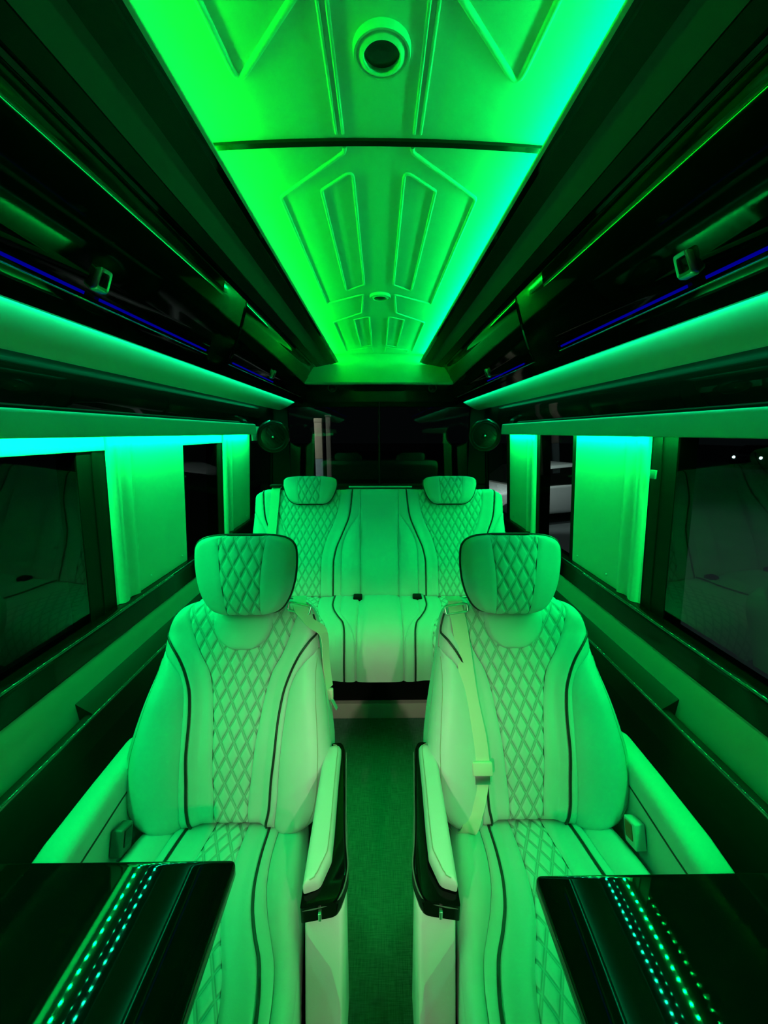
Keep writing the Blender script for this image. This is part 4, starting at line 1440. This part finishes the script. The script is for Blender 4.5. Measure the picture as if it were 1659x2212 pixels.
# ================================================================== tables
def table(s, xe, yb, label):
    t = thing('folding_table', (s * .535, yb - .2, .64), label, 'table', 'glossy fold-out tables')
    poly = fillet([(s * .790, yb), (s * xe, yb), (s * xe, yb - .46), (s * .790, yb - .46)], [.004, .014, .03, .004], 6)
    v, f = prism_z(poly, .657, .680)
    v, f = bevel_mesh(v, f, .006, 4, 40)
    put('tabletop', v, f, M_TABLE, t, smooth=35)
    put('hinge_arm', *bevel_box((min(s * .60, s * .80), yb - .30, .628), (max(s * .60, s * .80), yb - .18, .657), .004), M_GREY, t)
    return t
table(-1, .267, .573, 'black glossy fold-out table in front of the seat with the hanging belt')
table(1, .277, .541, 'black glossy fold-out table in front of the seat with the belt across')

# ================================================================== outside
def ground_mat():
    m = mat('night asphalt', (0.10, 0.11, 0.11), 0.85)
    tint_noise(m, (0.07, 0.08, 0.08), (0.16, 0.17, 0.17), 0.9)
    return m
gr = put('ground', [(-60, -40, -.75), (60, -40, -.75), (60, 80, -.75), (-60, 80, -.75), (-60, -40, -.8), (60, -40, -.8), (60, 80, -.8), (-60, 80, -.8)],
         [(0, 1, 2, 3), (7, 6, 5, 4), (0, 4, 5, 1), (1, 5, 6, 2), (2, 6, 7, 3), (3, 7, 4, 0)], ground_mat(), smooth=0)
gr['kind'] = 'structure'

M_WALLP = mat('pale render', (0.62, 0.57, 0.48), 0.8)
M_BLUEP = mat('blue grey paint', (0.30, 0.42, 0.52), 0.7)
M_WHITEC = mat('white car paint', (0.72, 0.72, 0.70), 0.25, coat=.5)
M_DARKC = mat('dark car paint', (0.03, 0.035, 0.04), 0.2, coat=.5)
M_TYRE = mat('tyre', (0.02, 0.02, 0.02), 0.8)
M_LAMPW = emit_mat('car lamp', (0.80, 1.0, 0.92), 9.0)

gp = thing('reflection_post', (-.90, 6.0, -.75), 'pale post added behind the rear door glass in place of a reflection', 'post')  # added post, stands in for a bright reflection in the rear glass
put('shaft', *bevel_box((-.98, 5.93, 1.06), (-.86, 6.05, 1.66), .01), M_WALLP, gp)
put('capital', *bevel_box((-.985, 5.925, 1.60), (-.855, 6.055, 1.67), .012), M_WALLP, gp)
put('plinth', *bevel_box((-.98, 5.93, -.75), (-.86, 6.05, 1.06), .01), M_BLUEP, gp)
gp2 = thing('reflection_post_dim', (-.73, 6.3, -.75), 'dim slim grey post added beside the pale reflection post', 'post')  # second added post, for the dimmer strip in the same glass
put('shaft', *bevel_box((-.85, 6.25, -.75), (-.77, 6.33, 1.70), .01), mat('grey post paint', (.16, .16, .15), .7), gp2)
put('cap', *bevel_box((-.86, 6.24, 1.70), (-.76, 6.34, 1.73), .006), M_GREY, gp2)

def car(name, loc, rz, paint, label, lamps):
    t = thing(name, loc, label, 'car')
    R = Matrix.Rotation(rz, 3, 'Z')
    o = Vector(loc)
    def tr(vs): return [tuple(o + R @ Vector(p)) for p in vs]
    low = fillet([(-2.1, .28), (2.05, .28), (2.15, .55), (2.08, .80), (.95, .95), (-1.6, .98), (-2.1, .92), (-2.18, .6)], .12, 4)
    v, f = prism_x(low, -.86, .86)
    v, f = bevel_mesh(v, f, .06, 3, 50)
    body = put('body', tr(v), f, paint, t)
    cab = [(.95, .94), (.35, 1.40), (-.9, 1.46), (-1.75, .97)]
    v, f = [], []
    for x, k in ((-.78, 0), (-.62, 1), (.62, 1), (.78, 0)):
        pass
    n = 4
    v = [(-.78 if z < 1.1 else -.60, y, z) for y, z in cab] + [(.78 if z < 1.1 else .60, y, z) for y, z in cab]
    f = [(0, 1, 2, 3), (7, 6, 5, 4)] + [(i, (i + 1) % 4, (i + 1) % 4 + 4, i + 4) for i in range(4)]
    vb, fb_ = bevel_mesh(v, f, .06, 3, 25)
    put('roof', tr(vb), fb_, paint, t)
    gl = MB()
    for sx in (-1, 1):
        q = [(sx * .775, .78, .98), (sx * .64, .30, 1.34), (sx * .63, -.85, 1.39), (sx * .775, -1.50, .99)]
        gl.add(q + [(p[0] + sx * .02, p[1], p[2]) for p in q], [(0, 1, 2, 3), (7, 6, 5, 4), (0, 4, 5, 1), (1, 5, 6, 2), (2, 6, 7, 3), (3, 7, 4, 0)])
    q = [(-.70, .93, .98), (.70, .93, .98), (.56, .42, 1.38), (-.56, .42, 1.38)]
    gl.add(q + [(p[0], p[1] + .03, p[2] + .02) for p in q], [(0, 1, 2, 3), (7, 6, 5, 4), (0, 4, 5, 1), (1, 5, 6, 2), (2, 6, 7, 3), (3, 7, 4, 0)])
    put('windows', tr(gl.v), gl.f, M_GLOSS, t, smooth=0)
    for sx in (-1, 1):
        for y in (-1.3, 1.35):
            v, f = lathe([(.0, .10), (.20, .10), (.30, .08), (.33, .02), (.33, -.08), (.0, -.10)], (sx * .80, y, .33), (sx, 0, 0), 24)
            put('wheel', tr(v), f, M_TYRE, t)
    for x in (-.62, .62):
        v, f = bevel_box((x - .13, 2.05, .66), (x + .13, 2.17, .76), .02)
        lo = put('head_lamp', tr(v), f, M_GREY, t)
        if lamps:
            v, f = lathe([(0, .15), (.06, .14), (.085, .10)], (x, 2.06, .71), (0, 1, 0), 16)
            put('bulb', tr(v), f, M_LAMPW, lo)
    return t
car('white_car', (3.9, 9.8, -.75), math.radians(110), M_WHITEC, 'white car seen past the rear right loudspeaker', False)
car('dark_car', (24.2, 24.6, -.75), math.radians(125), M_DARKC, 'dark car with small lit lamps seen through the front right window', True)
